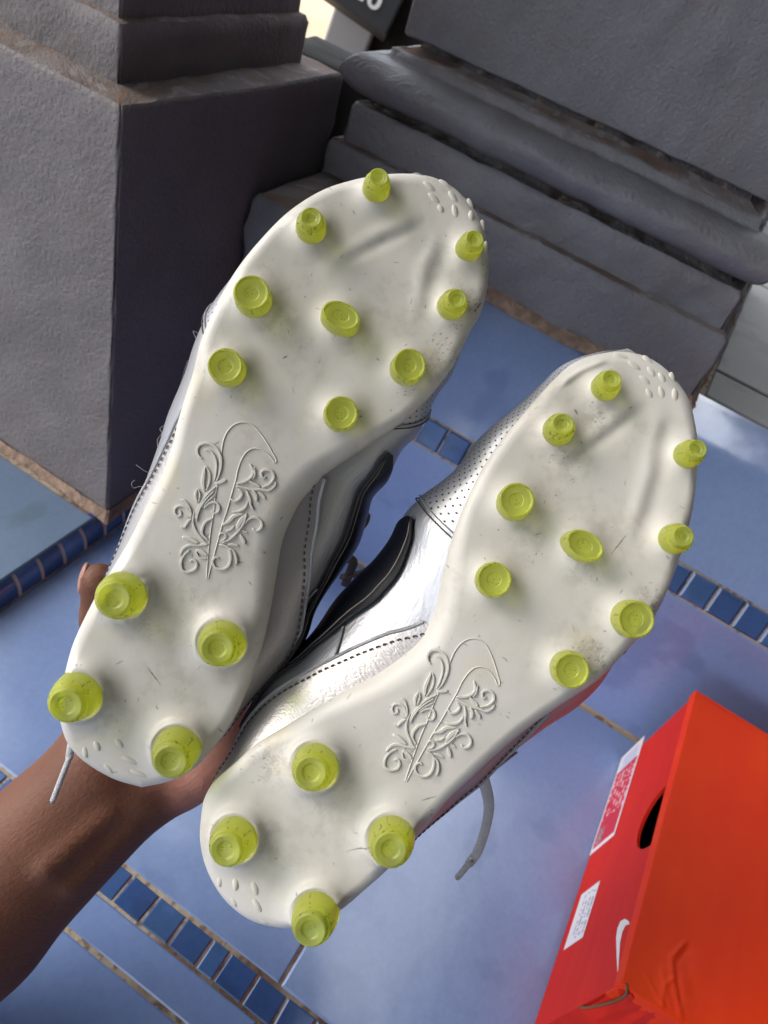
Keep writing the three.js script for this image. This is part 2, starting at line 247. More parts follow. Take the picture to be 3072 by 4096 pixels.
// ---------------------------------------------------------------- what stands behind, seen through the gap
{
  const f = setting('paving');
  part('paving', metricUV(box(-6, -0.6, 0, 0.246, -9, -1.31 * K - 0.1).translate(0, 0, 0)), new THREE.MeshStandardMaterial({ map: tileMap([0.80, 0.68, 0.54], [0.86, 0.74, 0.6], [0.74, 0.62, 0.5], 61), roughness: 0.7 }), f);
}
{
  const o = thing('lettered_panel', 'dark plastic panel with white lettering on a grey foot, behind the pillar', 'panel');
  const foot = new THREE.MeshStandardMaterial({ color: 0x8f9196, roughness: 0.55 }), dark = new THREE.MeshStandardMaterial({ color: 0x34363a, roughness: 0.6 });
  const sh = new THREE.Shape([[0, 0], [0.036, -0.0], [0.052, 0.012], [0.062, 0.08], [0.012, 0.085]].map(([x, y]) => new THREE.Vector2(x, y)));
  const g = new THREE.ExtrudeGeometry(sh, { depth: 0.05, bevelEnabled: true, bevelSize: 0.004, bevelThickness: 0.004, bevelSegments: 3 }); const m = part('foot', g, foot, o); m.position.set(-0.602, 0.264, -1.05); m.rotation.y = 0.35;
  const ps = new THREE.Shape([[0, 0], [0.083, 0], [0.083, 0.14], [0, 0.14]].map(([x, y]) => new THREE.Vector2(x, y)));
  const pg = new THREE.ExtrudeGeometry(ps, { depth: 0.02, bevelEnabled: true, bevelSize: 0.004, bevelThickness: 0.004, bevelSegments: 3 });
  const pm = part('panel', pg, dark, o); pm.position.set(-0.587, 0.3285, -0.990); pm.rotation.set(-0.55, 0.5, 0.0);
  part('body', new THREE.BoxGeometry(0.16, 0.36, 0.12).translate(0.08, 0.18, -0.06), new THREE.MeshStandardMaterial({ color: 0x0d0d0e, roughness: 0.9 }), o).position.set(-0.548, 0.247, -1.045);
  const font = await new FontLoader().loadAsync('fonts/droid/droid_sans_bold.typeface.json');
  const t = part('lettering', new TextGeometry('co', { font, size: 0.026, depth: 0.0008, curveSegments: 8 }).translate(0.026, 0.013, 0.0245), new THREE.MeshStandardMaterial({ color: 0xe8e8e8, roughness: 0.6 }), o);
  t.position.copy(pm.position); t.rotation.copy(pm.rotation);
}
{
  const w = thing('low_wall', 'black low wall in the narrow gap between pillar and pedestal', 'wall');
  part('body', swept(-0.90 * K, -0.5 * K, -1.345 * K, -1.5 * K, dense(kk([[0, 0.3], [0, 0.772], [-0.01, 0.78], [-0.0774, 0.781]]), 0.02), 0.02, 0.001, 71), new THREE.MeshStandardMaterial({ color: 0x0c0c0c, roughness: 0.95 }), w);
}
{ // the house on the right of the porch and its roof, out of the frame: they keep the light off everything that faces them
  const h = thing('house_wall', null, null, 'structure'), dk = new THREE.MeshStandardMaterial({ color: new THREE.Color().setRGB(0.03, 0.028, 0.027), roughness: 0.9 });
  part('wall', box(0.9, 1.1, -0.3, 5.5, -7, 5), dk, h);
  part('roof', box(-1.8, 0.899, 2.4, 2.5, -0.8, 5), dk, h);
}


// ---------------------------------------------------------------- the shoe box
{
  const red = tex(512, 512, (u, v) => { const a = fbm(N1, u * 4, v * 40, 40, 4), b = fbm(N2, u * 9, v * 9, 9, 4); return mix3([0.84, 0.15, 0.035], [0.79, 0.115, 0.03], clamp(0.5 + 0.5 * a + 0.4 * b)); }, true, [0.3, 0.3]);
  const card = tex(512, 512, (u, v) => 0.5 + 0.4 * fbm(N2, u * 3, v * 30, 30, 3) + 0.3 * fbm(N1, u * 6, v * 6, 6, 3), false, [0.3, 0.3]);
  const mat = new THREE.MeshPhysicalMaterial({ map: red, roughness: 0.55, specularIntensity: 0.6, bumpMap: card, bumpScale: 0.0002 });
  const lidM = new THREE.MeshPhysicalMaterial({ map: tex(256, 256, (u, v) => { const a = fbm(N1, u * 24, v * 3, 24, 4), b = fbm(N2, u * 7, v * 7, 7, 4); return mix3([0.935, 0.26, 0.03], [0.90, 0.20, 0.03], clamp(0.5 + 0.5 * a + 0.5 * b)); }, true, [0.3, 0.3]), roughness: 0.55, specularIntensity: 0.5, bumpMap: card, bumpScale: 0.0002 });
  const inside = new THREE.MeshStandardMaterial({ color: 0x6b5138, roughness: 0.95 }), white = new THREE.MeshStandardMaterial({ color: 0xe9e6e6, roughness: 0.6 });
  const b = thing('shoe_box', 'bright orange-red cardboard shoe box standing on the blue floor, lid closed', 'shoe box');
  const x0 = 0.351 * K, x1 = 1.12 * K, zf = -0.477 * K, zb = -0.972 * K, H = 0.272 * K, hl = 0.252 * K, T = 0.0022;
  // side with the half-moon hole: plane x = x0, drawn in (z, y)
  const holeC = -0.736 * K, hw = 0.054 * K, hd = 0.066 * K;
  const sh = new THREE.Shape();
  const hole = []; for (let i = 0; i <= 20; i++) { const a = i / 20 * Math.PI; hole.push(new THREE.Vector2(-holeC + hw * Math.cos(a), hl - 0.0004 - hd * Math.pow(Math.sin(a), 0.8))); }
  sh.setFromPoints([new THREE.Vector2(-zf, 0.002), new THREE.Vector2(-zb, 0.002), new THREE.Vector2(-zb, hl), ...hole, new THREE.Vector2(-zf, hl)]);
  const side = new THREE.ExtrudeGeometry(sh, { depth: T, bevelEnabled: false, curveSegments: 24 }).rotateY(Math.PI / 2).translate(x0, 0, 0);
  part('side_panel', metricUV(side), mat, b);
  part('front_panel', metricUV(box(x0 + T, x1, 0.002, hl, zf - T, zf)), mat, b);
  part('back_panel', metricUV(box(x0 + T, x1, 0.002, hl, zb, zb + T)), mat, b);
  part('side_panel', metricUV(box(x1, x1 + T, 0.002, hl, zb, zf)), mat, b);
  part('bottom_panel', metricUV(box(x0 + T, x1, 0.002, 0.004, zb + T, zf - T)), inside, b);
  // lid: gently bowed top, thin rim, crumpled near corner
  const nz = noise2(91);
  const crump = (x, z) => { const d = Math.hypot((x - 0.405 * K) * 1.6, (z + 0.515 * K)); const w = Math.exp(-Math.pow(d / 0.022, 2)); let h = w * 0.0007 * nz(x * 120, z * 80);
    for (const [hh, w0, ...c] of [[0.0008, 0.0009, 0.409, -0.565, 0.397, -0.538, 0.404, -0.516, 0.411, -0.500, 0.421, -0.481], [-0.0007, 0.0014, 0.414, -0.56, 0.404, -0.536, 0.410, -0.514, 0.418, -0.498], [0.0006, 0.0008, 0.404, -0.516, 0.395, -0.500, 0.398, -0.480], [0.0004, 0.0007, 0.388, -0.518, 0.397, -0.500, 0.407, -0.484], [0.0004, 0.0008, 0.372, -0.5, 0.39, -0.486, 0.40, -0.479]]) {
      let d = 1; for (let i = 0; i + 3 < c.length; i += 2) { const ax = c[i] * K, az = c[i + 1] * K, bx = c[i + 2] * K, bz = c[i + 3] * K, t = clamp(((x - ax) * (bx - ax) + (z - az) * (bz - az)) / ((bx - ax) ** 2 + (bz - az) ** 2)); d = Math.min(d, Math.hypot(x - ax - (bx - ax) * t, z - az - (bz - az) * t)); }
      h += hh * Math.exp(-Math.pow(d / w0, 1.4));
    }
    return h; };
  const top = gridGeo(170, 140, (u, v) => { const x = lerp(x0 - 0.0016, x1 + 0.0016, Math.pow(u, 1.6)), z = lerp(zf + 0.0016, zb - 0.0016, Math.pow(v, 1.5)); const e = Math.min(u, 1 - u, v, 1 - v) < 0.001 ? 0.0012 : 0; return V(x, H + 0.004 * Math.sin(Math.PI * u) * Math.sin(Math.PI * v) * 0.4 + crump(x, z) - e + 0.0006 * Math.sin(x * 60), z); }, (u, v, p) => [p.x, p.z]);
  part('lid', top, lidM, b);
  part('lid_rim', metricUV(box(x0 - 0.0016, x0 - 0.0002, hl + 0.0002, H - 0.0009, zb - 0.001, zf + 0.001)), lidM, b);
  part('lid_rim', metricUV(box(x0 - 0.0002, x1, hl - 0.012, H - 0.0009, zf + 0.0002, zf + 0.0016)), lidM, b);
  part('lid_rim', metricUV(box(x0, x1, hl, H - 0.0009, zb - 0.0016, zb - 0.0002)), lidM, b);
  part('torn_flap', gridGeo(12, 8, (u, v) => V(x0 + 0.001 + u * 0.05 * K, lerp(0.157, 0.262, v) * K - 0.004 * nz(u * 5, 3), zf + 0.0012 + 0.006 * (1 - v) * Math.sin(u * 2.5) + 0.0012 * nz(u * 9, v * 7)), (u, v) => [u * 0.05, v * 0.05]), mat, b);
  part('board_edge', tube([V(x0 - 0.0005, 0.158 * K, zf + 0.001), V(x0 + 0.001, 0.166 * K, zf + 0.0015), V(x0 + 0.004, 0.262 * K, zf + 0.003), V(x0 + 0.001, 0.273 * K, zf + 0.001)], 0.0008, 20, 6), inside, b);
  const tissue = part('tissue', gridGeo(16, 16, (u, v) => V(lerp(x0 + 0.012, x1 - 0.01, u), hl - 0.03 + 0.012 * nz(u * 6, v * 6), lerp(zf - 0.01, zb + 0.01, v))), new THREE.MeshStandardMaterial({ color: 0x3a342e, roughness: 0.9, side: THREE.DoubleSide }), b);
  // printed matter on the side
  const onSide = (pts, off) => { const s = new THREE.Shape(pts.map(([z, y]) => new THREE.Vector2(-z * K, y * K))); const g = new THREE.ExtrudeGeometry(s, { depth: 0.0002, bevelEnabled: false }).rotateY(Math.PI / 2).translate(x0 - 0.0003 - off, 0, 0); return g; };
  const labelTex = tex(512, 256, (u, v) => {
    if (u < 0.045 || u > 0.955 || v < 0.06 || v > 0.93) return [0.93, 0.88, 0.9];
    if (u > 0.80) return v > 0.2 && v < 0.85 ? mix3([0.70, 0.72, 0.82], [0.86, 0.86, 0.92], clamp(0.5 + 2 * Math.sin(u * 300))) : [0.9, 0.88, 0.92];
    const row = Math.floor(v * 13), on = (row % 2 === 1) && N2(u * 60 + row * 7, row * 3.7) > -0.1 && u > 0.3 && u < 0.76;
    if (u > 0.07 && u < 0.22 && v > 0.12 && v < 0.36) return N1(u * 90, v * 70) > 0 ? [0.25, 0.2, 0.25] : [0.8, 0.6, 0.62];
    return on ? [0.93, 0.72, 0.74] : [0.80, 0.16, 0.22];
  }, true);
  const quadSide = (z0, z1, y0, y1, off) => { const g = new THREE.PlaneGeometry(1, 1); g.attributes.position.array.set([x0 - off, y1 * K, z0 * K, x0 - off, y1 * K, z1 * K, x0 - off, y0 * K, z0 * K, x0 - off, y0 * K, z1 * K]); g.attributes.uv.array.set([1, 1, 0, 1, 1, 0, 0, 0]); g.computeVertexNormals(); return g; };
  part('size_label', quadSide(-0.995, -0.772, 0.004, 0.092, 0.0004), new THREE.MeshStandardMaterial({ map: labelTex, roughness: 0.45, side: THREE.DoubleSide }), b, 'red and white size label');
  const stick = tex(256, 256, (u, v) => { const row = Math.floor(v * 11); return (row % 2 === 1 && u > 0.1 && u < 0.92 && N1(u * 40 + row * 11, row * 5.3) > -0.2 && v > 0.3) ? [0.62, 0.62, 0.66] : [0.90, 0.88, 0.90]; }, true);
  part('paper_sticker', quadSide(-0.688, -0.593, 0.028, 0.092, 0.0004), new THREE.MeshStandardMaterial({ map: stick, roughness: 0.7, side: THREE.DoubleSide }), b, 'torn white paper sticker');
  const sw = [[-0.485, 0.251], [-0.510, 0.2405], [-0.540, 0.2285], [-0.556, 0.2265], [-0.563, 0.231], [-0.561, 0.243], [-0.568, 0.236], [-0.575, 0.224], [-0.576, 0.212], [-0.567, 0.208], [-0.552, 0.212], [-0.531, 0.224]];
  part('emblem', onSide(sw, 0), white, b, 'white hooked stroke emblem');
}
const OUT1 = [[-14.2,-136],[-26.1,-137.4],[-38.6,-135.7],[-47.9,-131.6],[-54,-125.1],[-57.6,-118],[-61.8,-101.4],[-63.3,-89.4],[-62.9,-71.5],[-61.1,-53],[-60.4,-43.8],[-60.2,-31.8],[-59.9,-17.8],[-61.1,-4.6],[-63.4,6.4],[-65.9,24.7],[-68.7,39.1],[-69.3,57.4],[-68.2,72.2],[-65.1,87.1],[-60.2,102.8],[-52.4,117.2],[-42.8,128.2],[-32.1,137.5],[-21.9,143.8],[-12.5,147.2],[-2.7,147.2],[6.4,144],[14.2,138.8],[20.4,130.4],[24.8,121.3],[28.3,111.1],[29.8,101.2],[28.9,90.1],[28.4,74.5],[24.9,59.7],[20.3,47.1],[10.8,30.6],[0.4,13.7],[-2.1,6.3],[-4.8,-3],[-5.3,-12.4],[-4.8,-20.2],[-2.6,-29.3],[-0.1,-39],[4.3,-56.1],[6.5,-68.3],[7.5,-78.7],[7.9,-90.6],[6.9,-101.2],[4.6,-111.4],[1.1,-121.2],[-5.3,-129.2]];
const STUD1 = [[-31.4,126.7,5.7,0],[-47.9,99,6.2,0],[13.4,121.8,5.5,0],[16.9,96.1,5.9,0],[-56.1,62.4,7.3,1],[-21.5,69.9,6.8,3],[-53.1,32.6,7.1,1],[11,64.2,6.9,1],[-5.3,35.4,6.9,1],[-52.6,-65.4,9.3,2],[-9.8,-66.7,9.1,2],[-52,-108.3,9.3,2],[-7.8,-112.5,9.3,2]];
const OUT2 = [[11.3,138.5],[19.3,143.3],[28.8,145],[38.3,143.4],[48.4,138.7],[55.2,131.8],[62.3,122],[68.3,110.6],[74.1,97.2],[77.7,85.9],[80.7,74.3],[82.8,64.4],[84.3,52.2],[83.8,40.5],[82.1,29.3],[79.9,16.7],[75.1,4.2],[70.2,-8],[66.4,-18.8],[62.7,-32.3],[60.2,-43.9],[57.6,-55.2],[56.4,-64.9],[55,-75.9],[53.7,-86.7],[52.2,-95.6],[49.9,-104.8],[47.4,-114.5],[43.8,-123],[36.7,-132.6],[29,-138.4],[19.7,-142],[9,-142.1],[0,-139.4],[-8,-134.8],[-15,-128.2],[-20,-120.2],[-22.8,-114],[-23.4,-106.4],[-21,-96.4],[-17.9,-84.1],[-12.5,-72.1],[-7.5,-60.6],[-0.8,-46.5],[5.5,-34],[9.6,-22.8],[12.2,-12.9],[11.5,-5.1],[10.1,2.1],[6.9,10.1],[2.3,21.5],[-1.2,31.8],[-3.9,42.4],[-5.8,53.1],[-6.9,64.2],[-7,75],[-6.2,86.8],[-5,97.9],[-3.5,110.4],[-1,121.8],[4.2,130.8]];
const STUD2 = [[16,118.3,5.9,0],[10.1,90.9,6.4,0],[59.5,113.1,5.7,0],[72.8,79.7,6.2,0],[12,55.1,7.3,1],[43.7,55.5,6.8,3],[22.2,24.2,7.1,1],[75.3,42.7,7.5,1],[65.8,12.4,7.1,1],[6.1,-75.6,8.9,2],[-3.5,-116.5,8.7,2],[46.2,-80.7,9.1,2],[38.7,-120.8,8.9,2]];
// ---------------------------------------------------------------- the boots: local frame x across, y heel to toe, z out of the sole (metres)
const mm = (a) => a.map(([x, y, ...r]) => [x / 1000, y / 1000, ...r]);
const leatherBump = tex(512, 512, (u, v) => { const a = Math.abs(fbm(N1, u * 46, v * 46, 46, 2)), b = fbm(N2, u * 9, v * 26, 26, 3), c = fbm(N1, u * 90, v * 90, 90, 2); return 0.35 + 0.9 * Math.min(a, 0.45) + 0.22 * b + 0.16 * c; }, false, [0.05, 0.05]);
const creaseBump = tex(512, 512, (u, v) => { const a = Math.abs(fbm(N1, u * 8 + 0.6 * fbm(N2, u * 6, v * 6, 6, 2), v * 52, 52, 3)), c = fbm(N2, u * 70, v * 70, 70, 2); return 0.3 + 1.1 * Math.min(a, 0.5) + 0.15 * c; }, false, [0.06, 0.06]);
const silver = new THREE.MeshPhysicalMaterial({ color: new THREE.Color().setRGB(0.40, 0.41, 0.435), metalness: 0.6, roughness: 0.37, bumpMap: creaseBump, bumpScale: 0.00009, side: THREE.DoubleSide });
const silver2 = new THREE.MeshPhysicalMaterial({ color: new THREE.Color().setRGB(0.43, 0.415, 0.415), metalness: 0.6, roughness: 0.38, bumpMap: leatherBump, bumpScale: 0.00012, side: THREE.DoubleSide });
const perfMap = tex(256, 256, (u, v) => { const h = (a, b) => Math.hypot(((u - a + 1.5) % 1) - 0.5, ((v - b + 1.5) % 1) - 0.5); const d = Math.min(h(0.25, 0.25), h(0.75, 0.75)); return d < 0.10 ? [0.08, 0.08, 0.10] : [0.66, 0.665, 0.69]; }, true, [0.0038, 0.0038]);
const perfRough = tex(256, 256, (u, v) => { const h = (a, b) => Math.hypot(((u - a + 1.5) % 1) - 0.5, ((v - b + 1.5) % 1) - 0.5); return Math.min(h(0.25, 0.25), h(0.75, 0.75)) < 0.13 ? 0 : 1; }, false, [0.0038, 0.0038]);
const perforated = new THREE.MeshPhysicalMaterial({ map: perfMap, bumpMap: perfRough, bumpScale: 0.0002, metalness: 0.6, roughness: 0.4, side: THREE.DoubleSide });
const blackLeather = new THREE.MeshPhysicalMaterial({ color: new THREE.Color().setRGB(0.006, 0.007, 0.012), roughness: 0.38, bumpMap: leatherBump, bumpScale: 0.00006, side: THREE.DoubleSide });
const liningMat = new THREE.MeshStandardMaterial({ color: 0x4c4846, roughness: 0.95, side: THREE.DoubleSide });
const thread = new THREE.MeshStandardMaterial({ color: 0x9b9188, roughness: 0.9 });
const darkThread = new THREE.MeshStandardMaterial({ color: 0x4a4642, roughness: 0.9 });
const laceMat = new THREE.MeshStandardMaterial({ color: 0xd2d3d6, roughness: 0.8, bumpMap: leatherBump, bumpScale: 0.0006 });
const inkMat = new THREE.MeshStandardMaterial({ color: 0x0c0c0c, roughness: 0.8 });
const studMats = [1, 2, 3].map((sd) => {
  const map = tex(384, 384, (u, v) => {
    const q = 1 - v, cx = q * Math.cos(u * 6.2832), cy = q * Math.sin(u * 6.2832), f = fbm(N1, sd * 17 + 60 + cx * 44, 60 + cy * 44, 256, 4, 0.65), g = fbm(N2, sd * 31 + 60 + cx * 7, 60 + cy * 7, 256, 3), k = fbm(N1, sd * 23 + 60 + cx * 11, 90 + cy * 11, 256, 4);
    let c = mix3([0.955, 0.975, 0.46], [0.965, 0.98, 0.54], clamp(0.5 + g));
    c = mix3(c, [0.84, 0.885, 0.60], sst(0.60, 0.64, v) * 0.6);                                        // frosted, worn face
    c = mix3(c, [0.40, 0.52, 0.18], 0.75 * sst(0.02, 0.3, f + 0.5 * g - 0.35 * sst(0.25, 0.05, v - 0.72) * 2) * sst(0.70, 0.86, v));   // grit in the dished tip
    return mix3(c, [0.22, 0.28, 0.08], 0.4 * sst(0.30, 0.46, k + 0.5 * g) * sst(0.1, 0.3, v) * sst(0.62, 0.55, v));                // scuffs low on the side
  }, true);
  return new THREE.MeshPhysicalMaterial({ map, roughness: 0.34, transmission: 0.8, thickness: 0.01, ior: 1.4, attenuationColor: new THREE.Color().setRGB(0.80, 0.87, 0.02), attenuationDistance: 0.028 });
});

function lathe(pts, seg = 40) { const g = new THREE.LatheGeometry(pts.map(([r, z]) => new THREE.Vector2(Math.max(r, 1e-5), z)), seg); g.rotateX(Math.PI / 2); return g; }
const roundPts = (pts) => { const c = new THREE.SplineCurve(pts.map(([a, b]) => new THREE.Vector2(a, b))); return c.getPoints(46).map((p) => [p.x, p.y]); };
function studGeo(type, r) {
  let p;
  if (type === 0) p = [[1.02, -2.5], [1.0, 1.5], [0.97, 3.6], [0.94, 5.2], [0.88, 5.9], [0.78, 6.1], [0.75, 7.0], [0.72, 8.8], [0.66, 9.5], [0.58, 9.6], [0.50, 9.3], [0.36, 9.1], [0.30, 8.5], [0.12, 8.4], [0, 8.4]];
  else if (type === 2) p = [[1.02, -3], [1.0, 1.5], [0.98, 3], [0.93, 6], [0.85, 9.0], [0.82, 9.5], [0.74, 9.7], [0.71, 11.6], [0.67, 12.2], [0.62, 12.4], [0.52, 12.2], [0.40, 12.0], [0.32, 11.3], [0.15, 11.1], [0, 11.1]];
  else p = [[1.02, -2.5], [1.0, 2], [0.985, 5], [0.97, 7.0], [0.93, 7.8], [0.88, 8.0], [0.83, 7.9], [0.77, 7.35], [0.6, 7.1], [0.42, 6.95], [0.36, 6.6], [0, 6.5]];
  p = [[0, p[0][1]], ...p].map(([a, z]) => [a * r, z / 1000]);
  const out = [p[0]]; for (let i = 1; i < p.length; i++) { const n = 3; for (let k = 1; k <= n; k++) out.push([lerp(p[i - 1][0], p[i][0], k / n), lerp(p[i - 1][1], p[i][1], k / n)]); }
  return lathe(out, 44);
}
function ribbon(points, w, t, seg = 40, twist = 0) {
  const c = new THREE.CatmullRomCurve3(points), F = c.computeFrenetFrames(seg, false), n = 10;
  const g = gridGeo(n, seg, (u, v) => { const i = Math.round(v * seg), p = c.getPointAt(v), a = u * Math.PI * 2, q = twist; const nx = F.normals[i], bx = F.binormals[i]; const A = nx.clone().multiplyScalar(Math.cos(q)).addScaledVector(bx, Math.sin(q)), B = bx.clone().multiplyScalar(Math.cos(q)).addScaledVector(nx, -Math.sin(q)); return p.addScaledVector(A, Math.cos(a) * w / 2).addScaledVector(B, Math.sin(a) * t / 2); }, (u, v) => [u * 0.02, v * 0.1]);
  const cap = (v, s) => { const p = c.getPointAt(v), sp = new THREE.SphereGeometry(Math.max(t, w) * 0.42, 8, 6); sp.scale(1, 1, 1); sp.translate(p.x, p.y, p.z); return sp; };
  return w / t < 1.3 ? mergeGeometries([g, cap(0), cap(1)]) : g;
}
// scroll ornament, drawn once in its own units (x right, y down): [width, ...points]
const STROKES = [
  [34, 455, 570, 400, 545, 372, 470, 400, 400, 480, 370, 570, 392, 640, 460, 680, 560, 680, 680, 650, 800, 605, 890], [24, 470, 458, 540, 470, 600, 550, 622, 650, 612, 780, 592, 870],
  [54, 475, 665, 455, 800, 445, 900, 470, 1010], [26, 482, 670, 530, 760, 530, 880, 482, 1000], [38, 370, 970, 348, 1060, 376, 1160], [20, 378, 970, 405, 1040, 390, 1150], [50, 600, 905, 680, 880, 755, 850],
  [28, 620, 940, 540, 1000, 450, 1110, 372, 1260, 345, 1370], [24, 600, 990, 500, 1090, 420, 1200, 375, 1310, 360, 1400], [22, 605, 1050, 510, 1130, 430, 1220],
  [32, 450, 1230, 530, 1160, 610, 1150, 652, 1210, 640, 1272, 590, 1288, 552, 1255], [26, 300, 1330, 270, 1220, 210, 1130, 158, 1115], [30, 280, 1290, 230, 1220, 160, 1190, 92, 1215, 78, 1280, 118, 1330, 160, 1300, 142, 1245],
  [34, 295, 1360, 245, 1410, 205, 1470, 150, 1462], [22, 215, 1318, 260, 1332, 300, 1330], [32, 330, 1270, 312, 1400, 342, 1510, 402, 1600, 460, 1670, 512, 1702], [38, 572, 1358, 482, 1400, 432, 1500, 440, 1580, 512, 1650],
  [60, 168, 1600, 270, 1632, 392, 1692], [38, 512, 1700, 380, 1710, 262, 1712, 182, 1760, 140, 1850], [36, 282, 1772, 202, 1830, 152, 1940, 172, 2040, 250, 2062, 338, 2022, 355, 1950, 312, 1902, 262, 1930], [54, 342, 1770, 422, 1800, 502, 1850], [18, 350, 1790, 390, 1870, 490, 1890],
  [36, 640, 1700, 760, 1740, 800, 1850, 780, 1970, 702, 2032, 602, 2012, 562, 1930, 602, 1872, 660, 1892], [36, 770, 1742, 840, 1800, 872, 1900, 868, 1980], [40, 760, 1708, 830, 1704, 910, 1720], [24, 640, 1602, 680, 1552, 735, 1572, 722, 1632, 660, 1672],
  [30, 680, 1682, 800, 1630, 900, 1530, 970, 1430, 1010, 1300], [62, 872, 1530, 930, 1400, 1018, 1292], [34, 990, 1430, 1040, 1372, 1130, 1350, 1200, 1410, 1198, 1490, 1132, 1530, 1082, 1490], [50, 922, 1570, 960, 1640, 990, 1700], [26, 955, 1515, 985, 1538, 1022, 1542],
  [56, 672, 1450, 780, 1400, 850, 1332, 1000, 1290], [26, 742, 1530, 800, 1510, 850, 1460], [38, 812, 1268, 900, 1270, 990, 1220, 1032, 1120], [36, 1010, 990, 1050, 1090, 1062, 1180, 1110, 1255], [36, 802, 1100, 860, 1132, 930, 1090, 950, 1022, 900, 982],
  [36, 862, 930, 960, 950, 1080, 980, 1200, 980, 1300, 992, 1380, 930, 1390, 870], [34, 870, 900, 980, 880, 1070, 820, 1100, 740, 1052, 635], [20, 1112, 680, 1122, 780, 1092, 850], [42, 1032, 850, 1100, 900, 1150, 922, 1192, 960], [34, 1212, 950, 1310, 910, 1370, 820, 1340, 742, 1262, 718, 1202, 760, 1228, 830, 1270, 800],
  [44, 1080, 980, 1130, 1050, 1142, 1140], [46, 1150, 1010, 1210, 1050, 1260, 1108],
];
const HOOK = [480, 2150, 505, 1850, 545, 1500, 575, 1330, 605, 1080, 635, 900, 665, 640, 688, 480, 715, 330, 775, 200, 860, 120, 970, 90, 1080, 120, 1180, 220, 1270, 350, 1345, 480, 1402, 600, 1385, 625, 1320, 540, 1220, 460, 1120, 435, 1030, 470, 960, 560, 905, 700, 870, 860, 820, 1030, 760, 1240, 700, 1420, 650, 1600, 600, 1780, 550, 1960, 500, 2150];

